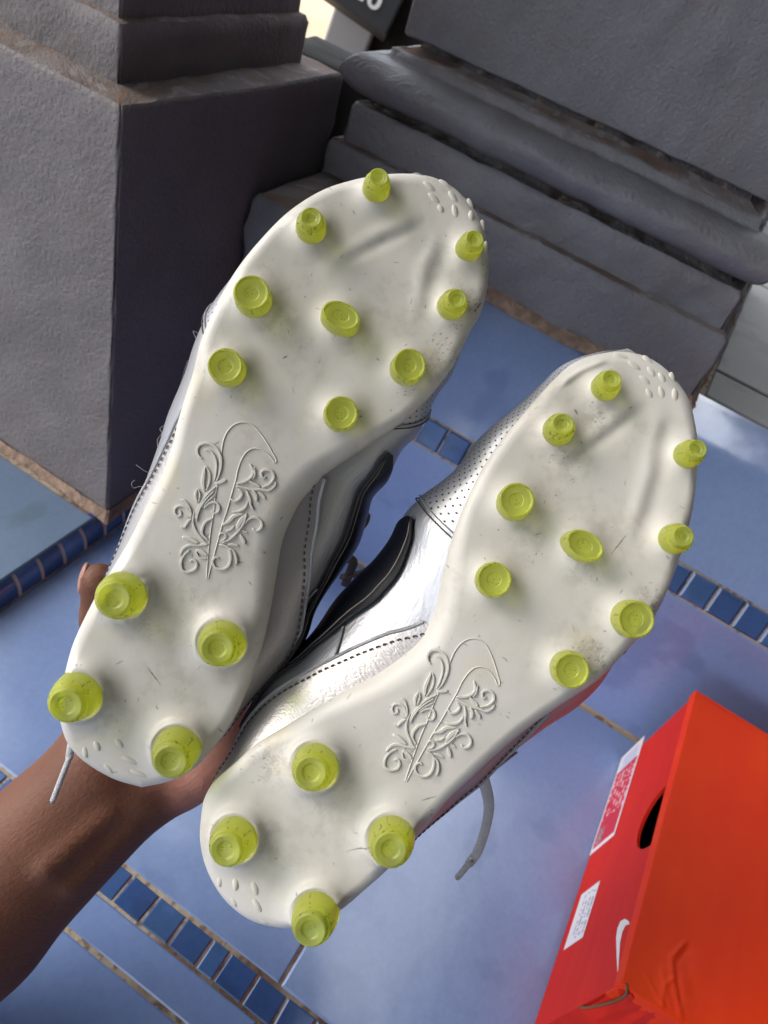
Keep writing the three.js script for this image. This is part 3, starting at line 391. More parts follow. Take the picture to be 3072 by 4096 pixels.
const BB = [];
function makeBoot(B) {
  const root = thing(B.name, B.label, 'football boot');
  root.position.set(...B.pos); root.quaternion.setFromRotationMatrix(new THREE.Matrix4().makeBasis(V(...B.X), V(...B.Y), V(...B.Z)));
  const out = new THREE.SplineCurve([...B.outline, B.outline[0]].map(([x, y]) => new THREE.Vector2(x, y))).getPoints(460).slice(0, -1);
  const yh = Math.min(...out.map((p) => p.y)), yt = Math.max(...out.map((p) => p.y)), L = yt - yh;
  const xr = (y) => { let a = 1e9, b = -1e9; for (let i = 0; i < out.length; i++) { const p = out[i], q = out[(i + 1) % out.length]; if ((p.y - y) * (q.y - y) <= 0 && p.y !== q.y) { const x = lerp(p.x, q.x, (y - p.y) / (q.y - p.y)); a = Math.min(a, x); b = Math.max(b, x); } } return a > b ? null : [a, b]; };
  const table = []; for (let i = 0; i <= 200; i++) { const y = yh + 1e-6 + (L - 2e-6) * i / 200; table.push(xr(y) ?? table[table.length - 1]); }
  const XR = (y) => { const t = clamp((y - yh) / L) * 200, k = Math.min(199, t | 0), f = t - k; return [lerp(table[k][0], table[k + 1][0], f), lerp(table[k][1], table[k + 1][1], f)]; };
  const spring = (y) => { const t = (y - yh) / L; return (t > 0.58 ? -0.011 * ((t - 0.58) / 0.42) ** 2 : 0) + (t < 0.2 ? -0.004 * ((0.2 - t) / 0.2) ** 2 : 0); };
  const M = B.medial;                                                    // +1: inner side towards +x
  const nz = noise2(B.seed);
  // ---- sole surface
  const segD = (x, y, a, b) => { const dx = b[0] - a[0], dy = b[1] - a[1], t = clamp(((x - a[0]) * dx + (y - a[1]) * dy) / (dx * dx + dy * dy)); return [Math.hypot(x - a[0] - dx * t, y - a[1] - dy * t), t]; };
  const relief = (x, y) => {
    let z = 0;
    for (const [sx, sy, r, ty] of B.studs) {
      const h = ty === 2 ? 0.0046 : ty === 0 ? 0.0030 : 0.0024, w = ty === 2 ? 0.0125 : 0.0095, d = Math.hypot(x - sx, y - sy) - r * 0.9;
      z += h * (d < 0 ? 1 : Math.pow(clamp(1 - d / w), 2.2));
      if (ty === 2) z += 0.0017 * Math.exp(-(((d - r * 0.1 - 0.0014) / 0.0012) ** 2));
    }
    for (const [h, w, pts] of B.ridges) { let d = 1, tt = 0; for (let i = 0; i < pts.length - 1; i++) { const q = segD(x, y, pts[i], pts[i + 1]); if (q[0] < d) { d = q[0]; tt = (i + q[1]) / (pts.length - 1); } } z += h * Math.exp(-((d / w) ** 2)) * sst(0, 0.25, tt) * sst(1, 0.75, tt); }
    const [a, b] = XR(y), c = (x - a) / (b - a), t = (y - yh) / L;
    z += -0.0016 * Math.sin(Math.PI * clamp(c)) * sst(0.5, 0.75, t) * sst(0.99, 0.8, t);            // cupped forefoot
    z += 0.0012 * Math.sin(Math.PI * clamp(c)) * sst(0.28, 0.38, t) * sst(0.58, 0.46, t);             // crowned waist
    z += 0.00018 * fbm(nz, x * 90, y * 90, 256, 3);
    return z;
  };
  const soleZ = (x, y) => spring(y) + relief(x, y);
  const spine = (p) => { const y = clamp(p.y, yh + 0.036, yt - 0.040), [a, b] = XR(y); return new THREE.Vector2((a + b) / 2, y); };
  const NR = 110, n = out.length, pos = [], uv = [], idx = [];
  const uvOf = (x, y) => [(x - B.ox) / 0.17 + 0.5, (y + 0.15) / 0.3];
  const edgeR = (p) => { const t = (p.y - yh) / L, s = spine(p); const med = (p.x - s.x) * M > 0; return 0.0055 + (med ? 0.0055 * sst(0.22, 0.4, t) * sst(0.66, 0.5, t) : 0) + 0.002 * sst(0.9, 1, t); };
  for (let j = 0; j <= NR; j++) for (let i = 0; i <= n; i++) {
    const p = out[i % n], s = spine(p), r = 1 - Math.pow(1 - j / NR, 1.35), x = lerp(s.x, p.x, r), y = lerp(s.y, p.y, r), len = Math.hypot(p.x - s.x, p.y - s.y), d = (1 - r) * len, R = edgeR(p);
    const e = d < R ? R * 0.8 * (1 - Math.sqrt(Math.max(0, 1 - (1 - d / R) ** 2))) : 0;
    pos.push(x, y, spring(y) + relief(x, y) * sst(0, 0.006, d + 0.001) - e); uv.push(...uvOf(x, y));
  }
  let rows = NR + 1;
  for (const [inset, z] of [[0, -0.8], [0.0002, -1.15], [0.0012, -1.5], [0.004, -1.6]]) { for (let i = 0; i <= n; i++) { const p = out[i % n], s = spine(p), len = Math.hypot(p.x - s.x, p.y - s.y), k = 1 - inset / len, x = lerp(s.x, p.x, k), y = lerp(s.y, p.y, k); pos.push(x, y, spring(y) + z * (0.0055 + edgeR(p) * 0.25) + (z === -0.8 ? -0.0003 - 0.8 * edgeR(p) + 0.8 * (0.0055 + edgeR(p) * 0.25) : 0)); uv.push(...uvOf(x, y)); } rows++; }
  for (let j = 0; j < rows - 1; j++) for (let i = 0; i < n; i++) { const a = j * (n + 1) + i, b = a + 1, c = a + n + 1, d = c + 1; idx.push(a, b, d, a, d, c); }
  // colour of the sole: milky plastic, ground-in dirt and scratches with their own grain
  const TW = 850, TH = 1500, dirt = new Float32Array(TW * TH), rs = rng(B.seed * 7 + 1);
  const stamp = (x0, y0, x1, y1, w, a) => { const u0 = uvOf(x0, y0), u1 = uvOf(x1, y1), N = Math.ceil(Math.hypot((u1[0] - u0[0]) * TW, (u1[1] - u0[1]) * TH)) + 1; for (let k = 0; k <= N; k++) { const px = lerp(u0[0], u1[0], k / N) * TW, py = lerp(u0[1], u1[1], k / N) * TH, f = a * (0.4 + 0.6 * rs()) * Math.sin(Math.PI * (k + 0.5) / (N + 1)); for (let dy = -2; dy <= 2; dy++) for (let dx = -2; dx <= 2; dx++) { const X = (px + dx) | 0, Y = (py + dy) | 0, q = Math.hypot(dx, dy) / w; if (q < 1 && X >= 0 && Y >= 0 && X < TW && Y < TH) dirt[Y * TW + X] = Math.max(dirt[Y * TW + X], f * (1 - q * q)); } } };
  for (let k = 0; k < 150; k++) { const x = B.ox + (rs() - 0.5) * 0.12, y = lerp(yh, yt, rs()), a = rs() * 6.3, l = 0.0006 + 0.004 * rs() * rs(); stamp(x, y, x + l * Math.cos(a), y + l * Math.sin(a), 1.1 + rs() * 0.8, 0.25 + 0.5 * rs()); }
  for (const [cx, cy, r, cnt, ang] of B.scuffs) for (let k = 0; k < cnt; k++) { const a = rs() * 6.3, q = r * Math.sqrt(rs()), x = cx + q * Math.cos(a), y = cy + q * Math.sin(a), l = 0.0004 + 0.0035 * rs() * rs() * rs(), b = ang + (rs() - 0.5) * 0.7; stamp(x, y, x + l * Math.cos(b), y + l * Math.sin(b), 1.2 + rs(), 0.15 + 0.5 * rs()); }
  for (const [x0, y0, x1, y1, w] of B.scratches) stamp(x0, y0, x1, y1, w, 0.9);
  const soleMap = tex(TW, TH, (u, v) => {
    const x = (u - 0.5) * 0.17 + B.ox, y = v * 0.3 - 0.15;
    const a = fbm(nz, u * 9, v * 15, 256, 5), b = fbm(N1, u * 60, v * 105, 256, 3), f = N2(u * TW * 0.5, v * TH * 0.5, 256);
    let c = mix3([0.825, 0.812, 0.785], [0.80, 0.785, 0.75], clamp(0.5 + a)); c = mix3(c, [0.86, 0.80, 0.60], 0.20 * sst(0.25, 0.55, fbm(N2, u * 7 + 3, v * 12, 256, 4)));
    let g = 0.16 * sst(0.02, 0.5, a + 0.3 * b) * sst(-0.45, 0.45, b + 0.35 * f); for (const [cx, cy, r, k] of B.grime) { const q = Math.hypot(x - cx, y - cy) / r; if (q < 1) g = Math.max(g, k * (1 - q) * sst(-0.25, 0.35, b + 0.5 * f)); }
    c = mix3(c, [0.58, 0.545, 0.50], clamp(g)); c = c.map((q) => q + 0.007 * f);
    return mix3(c, [0.16, 0.15, 0.14], clamp(dirt[Math.min(TH - 1, v * TH | 0) * TW + Math.min(TW - 1, u * TW | 0)]) * 0.8);
  }, true);
  const soleMat = new THREE.MeshPhysicalMaterial({ map: soleMap, roughness: 0.48, ior: 1.45, clearcoat: 0.12, clearcoatRoughness: 0.35 });
  part('sole_plate', geoFrom(pos, idx, uv), soleMat, root);
  const surf = (x, y) => V(x, y, soleZ(x, y));
  const nrm = (x, y) => { const h = 0.004, s = (a, b) => spring(b); const dx = 0, dy = (s(x, y + h) - s(x, y - h)) / (2 * h); return V(-dx, -dy, 1).normalize(); };
  // ---- studs
  const geos = {};
  B.studs.forEach(([x, y, r, ty], i) => {
    const key = ty + '_' + r.toFixed(4), g = geos[key] ??= studGeo(ty === 3 ? 1 : ty, r);
    const m = part('stud', g, studMats[(rs() * 3) | 0], root), nn = nrm(x, y).add(V(ty === 2 ? 0 : (x - B.ox) * 0.9, 0, 0)).normalize();
    m.position.copy(V(x, y, spring(y) + (ty === 2 ? 0.0036 : 0.002))); m.quaternion.setFromUnitVectors(V(0, 0, 1), nn); m.rotateZ(rs() * 6.28);
    if (ty === 3) { m.quaternion.setFromUnitVectors(V(0, 0, 1), nn); m.rotateZ(B.ovalTurn); m.scale.set(1.2, 0.83, 1); }
  });
  // ---- small traction bumps at toe and heel
  const bump = new THREE.SphereGeometry(1, 14, 8);
  const bm = new THREE.MeshPhysicalMaterial({ color: new THREE.Color().setRGB(0.60, 0.585, 0.52), roughness: 0.4 });
  for (const [x, y, l, a] of B.bumps) {
    const [xa, xb] = XR(clamp(y, yh + 0.003, yt - 0.003)), e = out.reduce((m, p) => Math.min(m, Math.hypot(p.x - x, p.y - y)), 1), R = 0.0075;
    const m = part('traction_bump', bump, bm, root); m.position.set(x, y, soleZ(x, y) - (e < R ? 0.8 * R * (1 - Math.sqrt(Math.max(0, 1 - (1 - e / R) ** 2))) : 0) - 0.0002); m.scale.set(l * 0.95, 0.0013, 0.0007); m.rotation.z = a;
  }
  // ---- moulded ornament
  {
    const [t0, t1] = B.orn, d0 = V(HOOK[0], -HOOK[1], 0), d1 = V(1405, -610, 0), du = d1.clone().sub(d0), lu = V(t1[0] - t0[0], t1[1] - t0[1], 0), sc = lu.length() / du.length(), an = Math.atan2(lu.y, lu.x) - Math.atan2(du.y, du.x);
    const map = (x, y) => { const q = V(x, -y, 0).sub(d0).applyAxisAngle(V(0, 0, 1), an).multiplyScalar(sc); return [t0[0] + q.x, t0[1] + q.y]; };
    const gs = [];
    STROKES.forEach(([w, ...c], si) => {
      const pts = []; for (let i = 0; i < c.length; i += 2) { const [x, y] = map(c[i], c[i + 1]); pts.push(new THREE.Vector2(x, y)); }
      const cv = new THREE.SplineCurve(pts), seg = 10 + pts.length * 5, W = w * sc / 2 * 1.1, leaf = pts.length <= 4 && w > 34, hh = 0.0007 + 0.00008 * (si % 3);
      gs.push(gridGeo(8, seg, (u, v) => { const p = cv.getPoint(v), q = cv.getTangent(v), s = u * 2 - 1, taper = leaf ? Math.pow(Math.sin(Math.PI * clamp(v, 0.02, 0.98)), 0.7) : Math.min(1, 0.55 + 0.6 * Math.sin(Math.PI * v)) * Math.min(1, Math.min(v, 1 - v) / 0.06 + 0.15); const x = p.x + q.y * s * W * taper, y = p.y - q.x * s * W * taper; const pr = Math.min(1, (1 - Math.abs(s)) / 0.2); return V(x, y, soleZ(x, y) - 0.0001 + hh * Math.pow(pr, 0.6) * Math.min(1, taper * 2)); }));
    });
    const om = new THREE.MeshPhysicalMaterial({ color: new THREE.Color().setRGB(0.615, 0.605, 0.545), roughness: 0.42, side: THREE.DoubleSide });
    for (const g of gs) { const p = g.attributes.position; void p; }
    part('scroll_ornament', mergeGeometries(gs), om, root);
    const hp = []; for (let i = 0; i < HOOK.length; i += 2) { const [x, y] = map(HOOK[i], HOOK[i + 1]); hp.push(V(x, y, soleZ(x, y) + 0.0001)); }
    part('emblem_outline', tube(hp, 0.0003, 260, 5), om, root, 'raised outline of a hooked stroke');
  }
  // ---- upper
  const T = (y) => (y - yh) / L;
  const Hh = (t) => { const k = [[0, 0.062], [0.12, 0.066], [0.3, 0.068], [0.45, 0.078], [0.55, 0.075], [0.68, 0.062], [0.8, 0.047], [0.9, 0.038], [1, 0.03]]; let i = 0; while (i < k.length - 2 && t > k[i + 1][0]) i++; const f = sst(0, 1, (t - k[i][0]) / (k[i + 1][0] - k[i][0])); let h = lerp(k[i][1], k[i + 1][1], f); if (t < 0.05) h *= Math.sqrt(Math.max(0, 1 - ((0.05 - t) / 0.05) ** 2)); if (t > 0.84) h *= Math.sqrt(Math.max(0, 1 - ((t - 0.84) / 0.16) ** 2)); return h; };
  const flare = (t, med) => { const c = med ? B.flareM : B.flareL; let i = 0; while (i < c.length - 2 && t > c[i + 1][0]) i++; return lerp(c[i][1], c[i + 1][1], sst(0, 1, (t - c[i][0]) / (c[i + 1][0] - c[i][0]))); };
  const U = (t, s, off = 0) => {                                     // s: +1 inner base ... 0 top ... -1 outer base
    const P = (t2, s2) => {
      const y = lerp(yh + 0.002, yt - 0.003, clamp(t2)), [a, b] = XR(y), xm = (a + b) / 2, dir = s2 >= 0 ? M : -M, xb0 = dir > 0 ? b : a, xb = xm + (xb0 - xm) * 0.965, h = Hh(clamp(t2, 0.0005, 0.9995)), fl = flare(t2, s2 >= 0) * dir, q = 1 - Math.abs(s2), w0 = (1 - q) ** 3, w1 = 3 * q * (1 - q) ** 2, w2 = 3 * q * q * (1 - q), w3 = q ** 3;
      const xmt = xm + flare(t2, true) * M * 0.35, z0 = spring(y);
      return V(w0 * xb + w1 * (xb + fl * 1.55) + w2 * (xm + (xb - xm) * 0.6 + fl * 1.0) + w3 * xmt, y, z0 - (w0 * 0.0075 + w1 * 0.36 * h + w2 * h + w3 * h));
    };
    const p = P(t, s); if (!off) return p;
    const e = 0.004, du = P(Math.min(1, t + e), s).sub(P(Math.max(0, t - e), s)), dv = P(t, Math.min(1, s + 0.01)).sub(P(t, Math.max(-1, s - 0.01))), nn = du.cross(dv).normalize();
    const [a, b] = XR(p.y), c = V((a + b) / 2, p.y, spring(p.y) - Hh(t) * 0.5); if (nn.dot(p.clone().sub(c)) < 0) nn.negate(); return p.addScaledVector(nn, off);
  };
  B.U = U; B.root = root; BB.push(B);
  const tt = (v) => 0.5 - 0.5 * Math.cos(Math.PI * v);
  const sheet = (nu, nv, f, off, uvs = 1) => gridGeo(nu, nv, (u, v) => { const [t, s] = f(u, v); return U(t, s, off); }, (u, v) => { const [t, s] = f(u, v); return [t * L * uvs, s * 0.075 * uvs]; });
  { // body of the upper, open at the collar
    const g = sheet(90, 120, (u, v) => [tt(v), 1 - 2 * u], 0), I = g.index.array, keep = [];
    for (let k = 0; k < I.length; k += 6) { const q = k / 6, i = q % 90, j = (q / 90) | 0, t = tt((j + 0.5) / 120), s = Math.abs(1 - 2 * (i + 0.5) / 90); if (!(s < 0.30 && t > 0.045 && t < 0.44)) for (let m = 0; m < 6; m++) keep.push(I[k + m]); }
    g.setIndex(keep); g.computeVertexNormals(); part('upper', g, silver, root);
    part('lining', sheet(40, 60, (u, v) => [lerp(0.04, 0.5, v), 0.86 - 1.72 * u], -0.0035).setIndex((() => { const k = []; for (let j = 0; j < 60; j++) for (let i = 0; i < 40; i++) { const s = Math.abs(0.86 - 1.72 * (i + 0.5) / 40), t = lerp(0.04, 0.5, (j + 0.5) / 60); if (s < 0.30 && t < 0.44) continue; const a = j * 41 + i; k.push(a, a + 1, a + 42, a, a + 42, a + 41); } return k; })()), liningMat, root);
  }
  for (const sd of [1, -1]) {
    const id = (x) => x * sd, lim = (t, pts) => { let i = 0; while (i < pts.length - 2 && t > pts[i + 1][0]) i++; return lerp(pts[i][1], pts[i + 1][1], clamp((t - pts[i][0]) / (pts[i + 1][0] - pts[i][0]))); };
    // perforated toe panel
    const pe = B.toeEdge;
    part('toe_panel', sheet(30, 30, (u, v) => [lerp(lim(u, pe), 0.992, v), id(lerp(0.995, 0.02, u))], 0.0007), perforated, root, 'silver leather with rows of small holes');
    for (const o of [0, 0.007]) { const st = []; for (let k = 0; k <= 30; k++) st.push(U(lim(k / 30, pe) - 0.002 - o, id(lerp(0.99, 0.3, k / 30)), 0.0012)); part('stitching', tube(st, 0.00034, 60, 5), o ? darkThread : silver, root); }
    // heel panel with a rolled, stitched edge
    const he = B.heelEdge, hs = (t) => lim(t, he);
    part('heel_panel', sheet(60, 14, (u, v) => [lerp(0.004, he[he.length - 1][0], u), id(lerp(1.0, hs(lerp(0.004, he[he.length - 1][0], u)), v))], 0.0011), silver2, root);
    const ed = []; for (let k = 0; k <= 40; k++) { const t = lerp(0.05, he[he.length - 1][0], k / 40); ed.push(U(t, id(hs(t)), 0.0012)); } part('piping', tube(ed, 0.00085, 80, 6), silver, root);
    const dash = []; for (let k = 0; k < 46; k++) { const t = lerp(0.06, he[he.length - 1][0] - 0.01, k / 46), t2 = t + 0.0052; dash.push(tube([U(t, id(hs(t) + 0.028), 0.0015), U((t + t2) / 2, id(hs(t) + 0.028), 0.0017), U(t2, id(hs(t2) + 0.028), 0.0015)], 0.00032, 3, 4)); }
    part('stitching', mergeGeometries(dash), darkThread, root);
    // black side stroke: tapered band with a rounded front end
    const sb = B.stripe; // rows [t, s low, s high]
    const row = (v) => { const q = v * (sb.length - 1), k = Math.min(sb.length - 2, q | 0), f = q - k; const r = sb[k].map((x, i) => lerp(x, sb[k + 1][i], f)); return sd > 0 ? r : [r[0], r[1] - 0.2, r[2] - 0.2]; };
    part('side_stroke', sheet(16, 60, (u, v) => { const r = row(v); return [r[0], id(lerp(r[1], r[2], u))]; }, 0.0016), blackLeather, root, 'black leather side stroke');
    const rim = []; for (let k = 0; k <= 60; k++) { const r = row(k / 60); rim.push(U(r[0], id(r[1]), 0.0018)); } part('piping', tube(rim, 0.0008, 120, 6), blackLeather, root);
    const rim2 = []; for (let k = 0; k <= 58; k++) { const r = row(k / 60); rim2.push(U(r[0], id(lerp(r[1], r[2], 0.1)), 0.0017)); } part('stitching', tube(rim2, 0.0003, 120, 4), thread, root);
    // side seam
    const sm = []; for (let k = 0; k <= 10; k++) sm.push(U(lerp(B.seam[0][0], B.seam[1][0], k / 10), id(lerp(B.seam[0][1], B.seam[1][1], k / 10)), 0.0009)); part('seam', tube(sm, 0.0006, 20, 5), silver, root);
  }
  return root;
}
const scuffsOf = (a) => a.map(([x, y, r, n, g]) => [x / 1000, y / 1000, r / 1000, n, g]);
const boot1 = makeBoot({
  name: 'football_boot', label: 'upper silver boot held by the heel, worn white sole with lime studs towards the camera', seed: 201, medial: 1, ox: -0.020,
  pos: [-0.0831, 0.3242, -0.2048], X: [0.9538, -0.1059, -0.2811], Y: [-0.1191, 0.7258, -0.6775], Z: [0.2758, 0.6797, 0.6797],
  outline: mm(OUT1), studs: STUD1.map(([x, y, r, t]) => [x / 1000, y / 1000, r / 1000, t]), ovalTurn: 0.02,
  ridges: [[0.0007, 0.004, mm([[-40, 80], [-23, 110.2], [-9, 128]])], [-0.0009, 0.0028, mm([[-36, 86], [-19, 110], [-5, 127]])], [0.0008, 0.0035, mm([[7, 82], [0, 105.8], [0, 128]])], [-0.0006, 0.004, mm([[12, 84], [6, 107], [7, 126]])]],
  bumps: [[-12.2, 140.0, 3.4, -0.25], [-8.5, 136.2, 3.4, -0.3], [-1.3, 140.5, 3.6, -0.6], [2.0, 135, 3.6, -0.95], [-4.0, 133.3, 2.2, -0.7], [9.0, 136.2, 3.4, -1.2], [-6.5, 144.8, 3.6, -0.3], [6.6, 142.2, 3.4, -0.85], [15.2, 135.6, 3.6, -1.15], [20.0, 125.8, 4.2, -1.3], [-40.9, -129.2, 3.4, -1.05], [-37.4, -125.4, 2.6, -0.8], [-29.9, -120.9, 2.6, -0.5], [-23.1, -125.8, 4.2, 0.0], [-30.3, -132.0, 3.6, -0.45], [-17.6, -129.4, 4.4, 0.05]].map(([x, y, l, a]) => [x / 1000, y / 1000, l / 1000, a]),
  scuffs: scuffsOf([[24, 82, 9, 34, 0.9], [12.3, 141.1, 5, 10, 0.5], [27.2, 101, 5, 22, 1.2], [26.5, 120, 5, 14, 1.3], [19, 91, 5, 12, 0.8], [14, 58, 5, 14, 0.3], [-20, 66, 6, 10, 2.2]]),
  scratches: [[12, 141.4, 13.4, 139.8, 3.2], [11.2, 140, 11.8, 140.6, 2.4], [27.9, 104.8, 27.1, 100.9, 2.6], [27.2, 100.6, 26.8, 99.6, 3.2], [28.6, 113, 28.9, 110, 2], [-36, 46.5, -34.6, 48.2, 2], [-33, -88, -24, -93, 1.6], [-3, -117, 2, -112, 2]].map((q) => q.map((x, i) => i < 4 ? x / 1000 : x)),
  grime: [[23, 74, 16, 0.47], [-44, 60, 14, 0.33], [-48, 28, 13, 0.28], [-12, 66, 12, 0.28], [-38, -72, 16, 0.33], [-40, -112, 15, 0.28], [20, 104, 12, 0.28], [-28, -56, 12, 0.33], [5, 115, 18, 0.23]].map(([x, y, r, k]) => [x / 1000, y / 1000, r / 1000, k]),
  orn: [[-0.0260, -0.0465], [-0.0205, 0.0076]],
  flareM: [[0, 0.0], [0.12, 0.004], [0.3, 0.024], [0.45, 0.037], [0.55, 0.028], [0.63, 0.018], [0.72, 0.008], [0.85, 0.003], [1, 0.001]], toeEdge: [[0, 0.64], [0.3, 0.69], [1, 0.72]], heelEdge: [[0, 0.79], [0.25, 0.80], [0.315, 0.82], [0.40, 0.90], [0.46, 0.935], [0.52, 0.99]], stripe: [[0.2, 0.80, 0.62], [0.28, 0.81, 0.6], [0.355, 0.79, 0.58], [0.40, 0.80, 0.58], [0.475, 0.81, 0.6], [0.535, 0.84, 0.66], [0.58, 0.89, 0.78], [0.598, 0.89, 0.86]], seam: [[0.36, 0.80], [0.33, 0.85]],
  flareL: [[0, 0], [0.2, 0.006], [0.45, 0.017], [0.65, 0.013], [0.8, 0.005], [1, 0.002]],
});
const boot2 = makeBoot({
  name: 'football_boot', label: 'lower silver boot showing its black side stroke and perforated toe, sole towards the camera', seed: 305, medial: -1, ox: 0.030,
  pos: [-0.0299, 0.3077, -0.2036], X: [0.994, -0.1046, -0.0325], Y: [0.0466, 0.6729, -0.7382], Z: [0.0991, 0.7323, 0.6738],
  outline: mm(OUT2), studs: STUD2.map(([x, y, r, t]) => [x / 1000, y / 1000, r / 1000, t]), ovalTurn: 0.06,
  ridges: [[0.0007, 0.0035, mm([[15, 72], [24.7, 100.8], [31, 128]])], [-0.0009, 0.003, mm([[20, 78], [29, 104], [36, 126]])], [0.0008, 0.0035, mm([[60, 64], [50.1, 99.9], [38, 130]])], [-0.0006, 0.004, mm([[65, 70], [55, 102], [44, 127]])], [0.0011, 0.0016, mm([[-1, 107], [4, 120], [11, 132]])]],
  bumps: [[14.9, 136.0, 3.8, 0.15], [25.1, 141.4, 3.4, -0.3], [21.3, 135.4, 3.6, -0.05], [37.6, 140.8, 3, -0.9], [28.4, 132.4, 3.2, -0.15], [37.2, 131.6, 3.2, -0.8], [42.5, 133.8, 3.6, -1.0], [33.1, 128.2, 2.6, -0.6], [34, 137.5, 3, -0.6], [28.9, 137.2, 3, -0.4], [1.0, -134.6, 3.2, -1.1], [6.7, -131.8, 3.2, -0.95], [14.0, -128.7, 3.2, -0.65], [9.5, -137.6, 3.6, -0.6], [18.4, -133.6, 3.6, -0.4], [22.4, -137.2, 4, -0.1]].map(([x, y, l, a]) => [x / 1000, y / 1000, l / 1000, a]),
  scuffs: scuffsOf([[70, 20, 8, 40, 1.6], [79, 54, 7, 26, 1.4], [20, 80, 8, 14, 0.9], [33, 44, 5, 10, 1.8], [-15, -90, 8, 18, 0.9], [58, -60, 8, 10, 0.8], [19, 108, 5, 10, 0.6]]),
  scratches: [[35, -96, 44, -84, 1.5], [48, -63, 52, -58, 1.6], [56, 60, 57, 72, 1.4], [11, 104, 13, 102.5, 2.6]].map((q) => q.map((x, i) => i < 4 ? x / 1000 : x)),
  grime: [[71, 22, 13, 0.52], [80, 52, 12, 0.47], [20, 82, 16, 0.33], [21, 106, 12, 0.38], [50, 50, 14, 0.33], [24, 48, 15, 0.28], [14, -82, 18, 0.33], [8, -110, 16, 0.28], [-8, -85, 14, 0.42], [52, -90, 14, 0.28]].map(([x, y, r, k]) => [x / 1000, y / 1000, r / 1000, k]),
  orn: [[0.0386, -0.0605], [0.0480, -0.0084]],
  flareM: [[0, 0.0], [0.1, 0.004], [0.3, 0.032], [0.45, 0.045], [0.58, 0.034], [0.72, 0.017], [0.9, 0.008], [1, 0.004]], toeEdge: [[0, 0.612], [0.3, 0.632], [1, 0.66]], heelEdge: [[0, 0.79], [0.1, 0.80], [0.23, 0.835], [0.28, 0.86], [0.325, 0.87], [0.38, 0.90], [0.435, 0.94], [0.478, 0.985]], stripe: [[0.19, 0.80, 0.62], [0.295, 0.79, 0.60], [0.35, 0.78, 0.58], [0.415, 0.82, 0.56], [0.47, 0.85, 0.56], [0.525, 0.86, 0.58], [0.575, 0.85, 0.66], [0.598, 0.82, 0.78]], seam: [[0.40, 0.82], [0.36, 0.88]],
  flareL: [[0, 0], [0.2, 0.006], [0.35, 0.015], [0.5, 0.017], [0.65, 0.006], [1, 0.002]],
});
// ---------------------------------------------------------------- the forearm and hand that hold the boots from behind
function sdfMesh(bones, k, lo, hi, res) {
  const size = Math.max(hi.x - lo.x, hi.y - lo.y, hi.z - lo.z), c = lo.clone().add(hi).multiplyScalar(0.5);
  const mc = new MarchingCubes(res, new THREE.MeshBasicMaterial(), false, false, 400000); mc.isolation = 0;
  const half = res / 2, f = mc.field, q = V(0, 0, 0);
  const cap = (p, [a, b, ra, rb]) => { const dx = b[0] - a[0], dy = b[1] - a[1], dz = b[2] - a[2]; const t = clamp(((p.x - a[0]) * dx + (p.y - a[1]) * dy + (p.z - a[2]) * dz) / (dx * dx + dy * dy + dz * dz + 1e-12)); return Math.hypot(p.x - a[0] - dx * t, p.y - a[1] - dy * t, p.z - a[2] - dz * t) - lerp(ra, rb, t); };
  for (let z = 0; z < res; z++) for (let y = 0; y < res; y++) for (let x = 0; x < res; x++) {
    q.set((x - half) / half, (y - half) / half, (z - half) / half).multiplyScalar(size / 2).add(c);
    let s = 0; for (const b of bones) { const d = cap(q, b); if (d < 0.06) s += Math.exp(-d / k); }
    f[x + y * res + z * res * res] = s > 0 ? k * Math.log(s) : -0.06;
  }
  mc.update();
  const n = mc.count ?? mc.geometry.drawRange.count, P = new Float32Array(mc.positionArray.slice(0, n * 3));
  for (let i = 0; i < n; i++) for (let a = 0; a < 3; a++) P[i * 3 + a] = P[i * 3 + a] * size / 2 + c.getComponent(a);
  let g = new THREE.BufferGeometry(); g.setAttribute('position', new THREE.BufferAttribute(P, 3)); g = mergeVertices(g, 1e-5); g.computeVertexNormals(); return g;
}
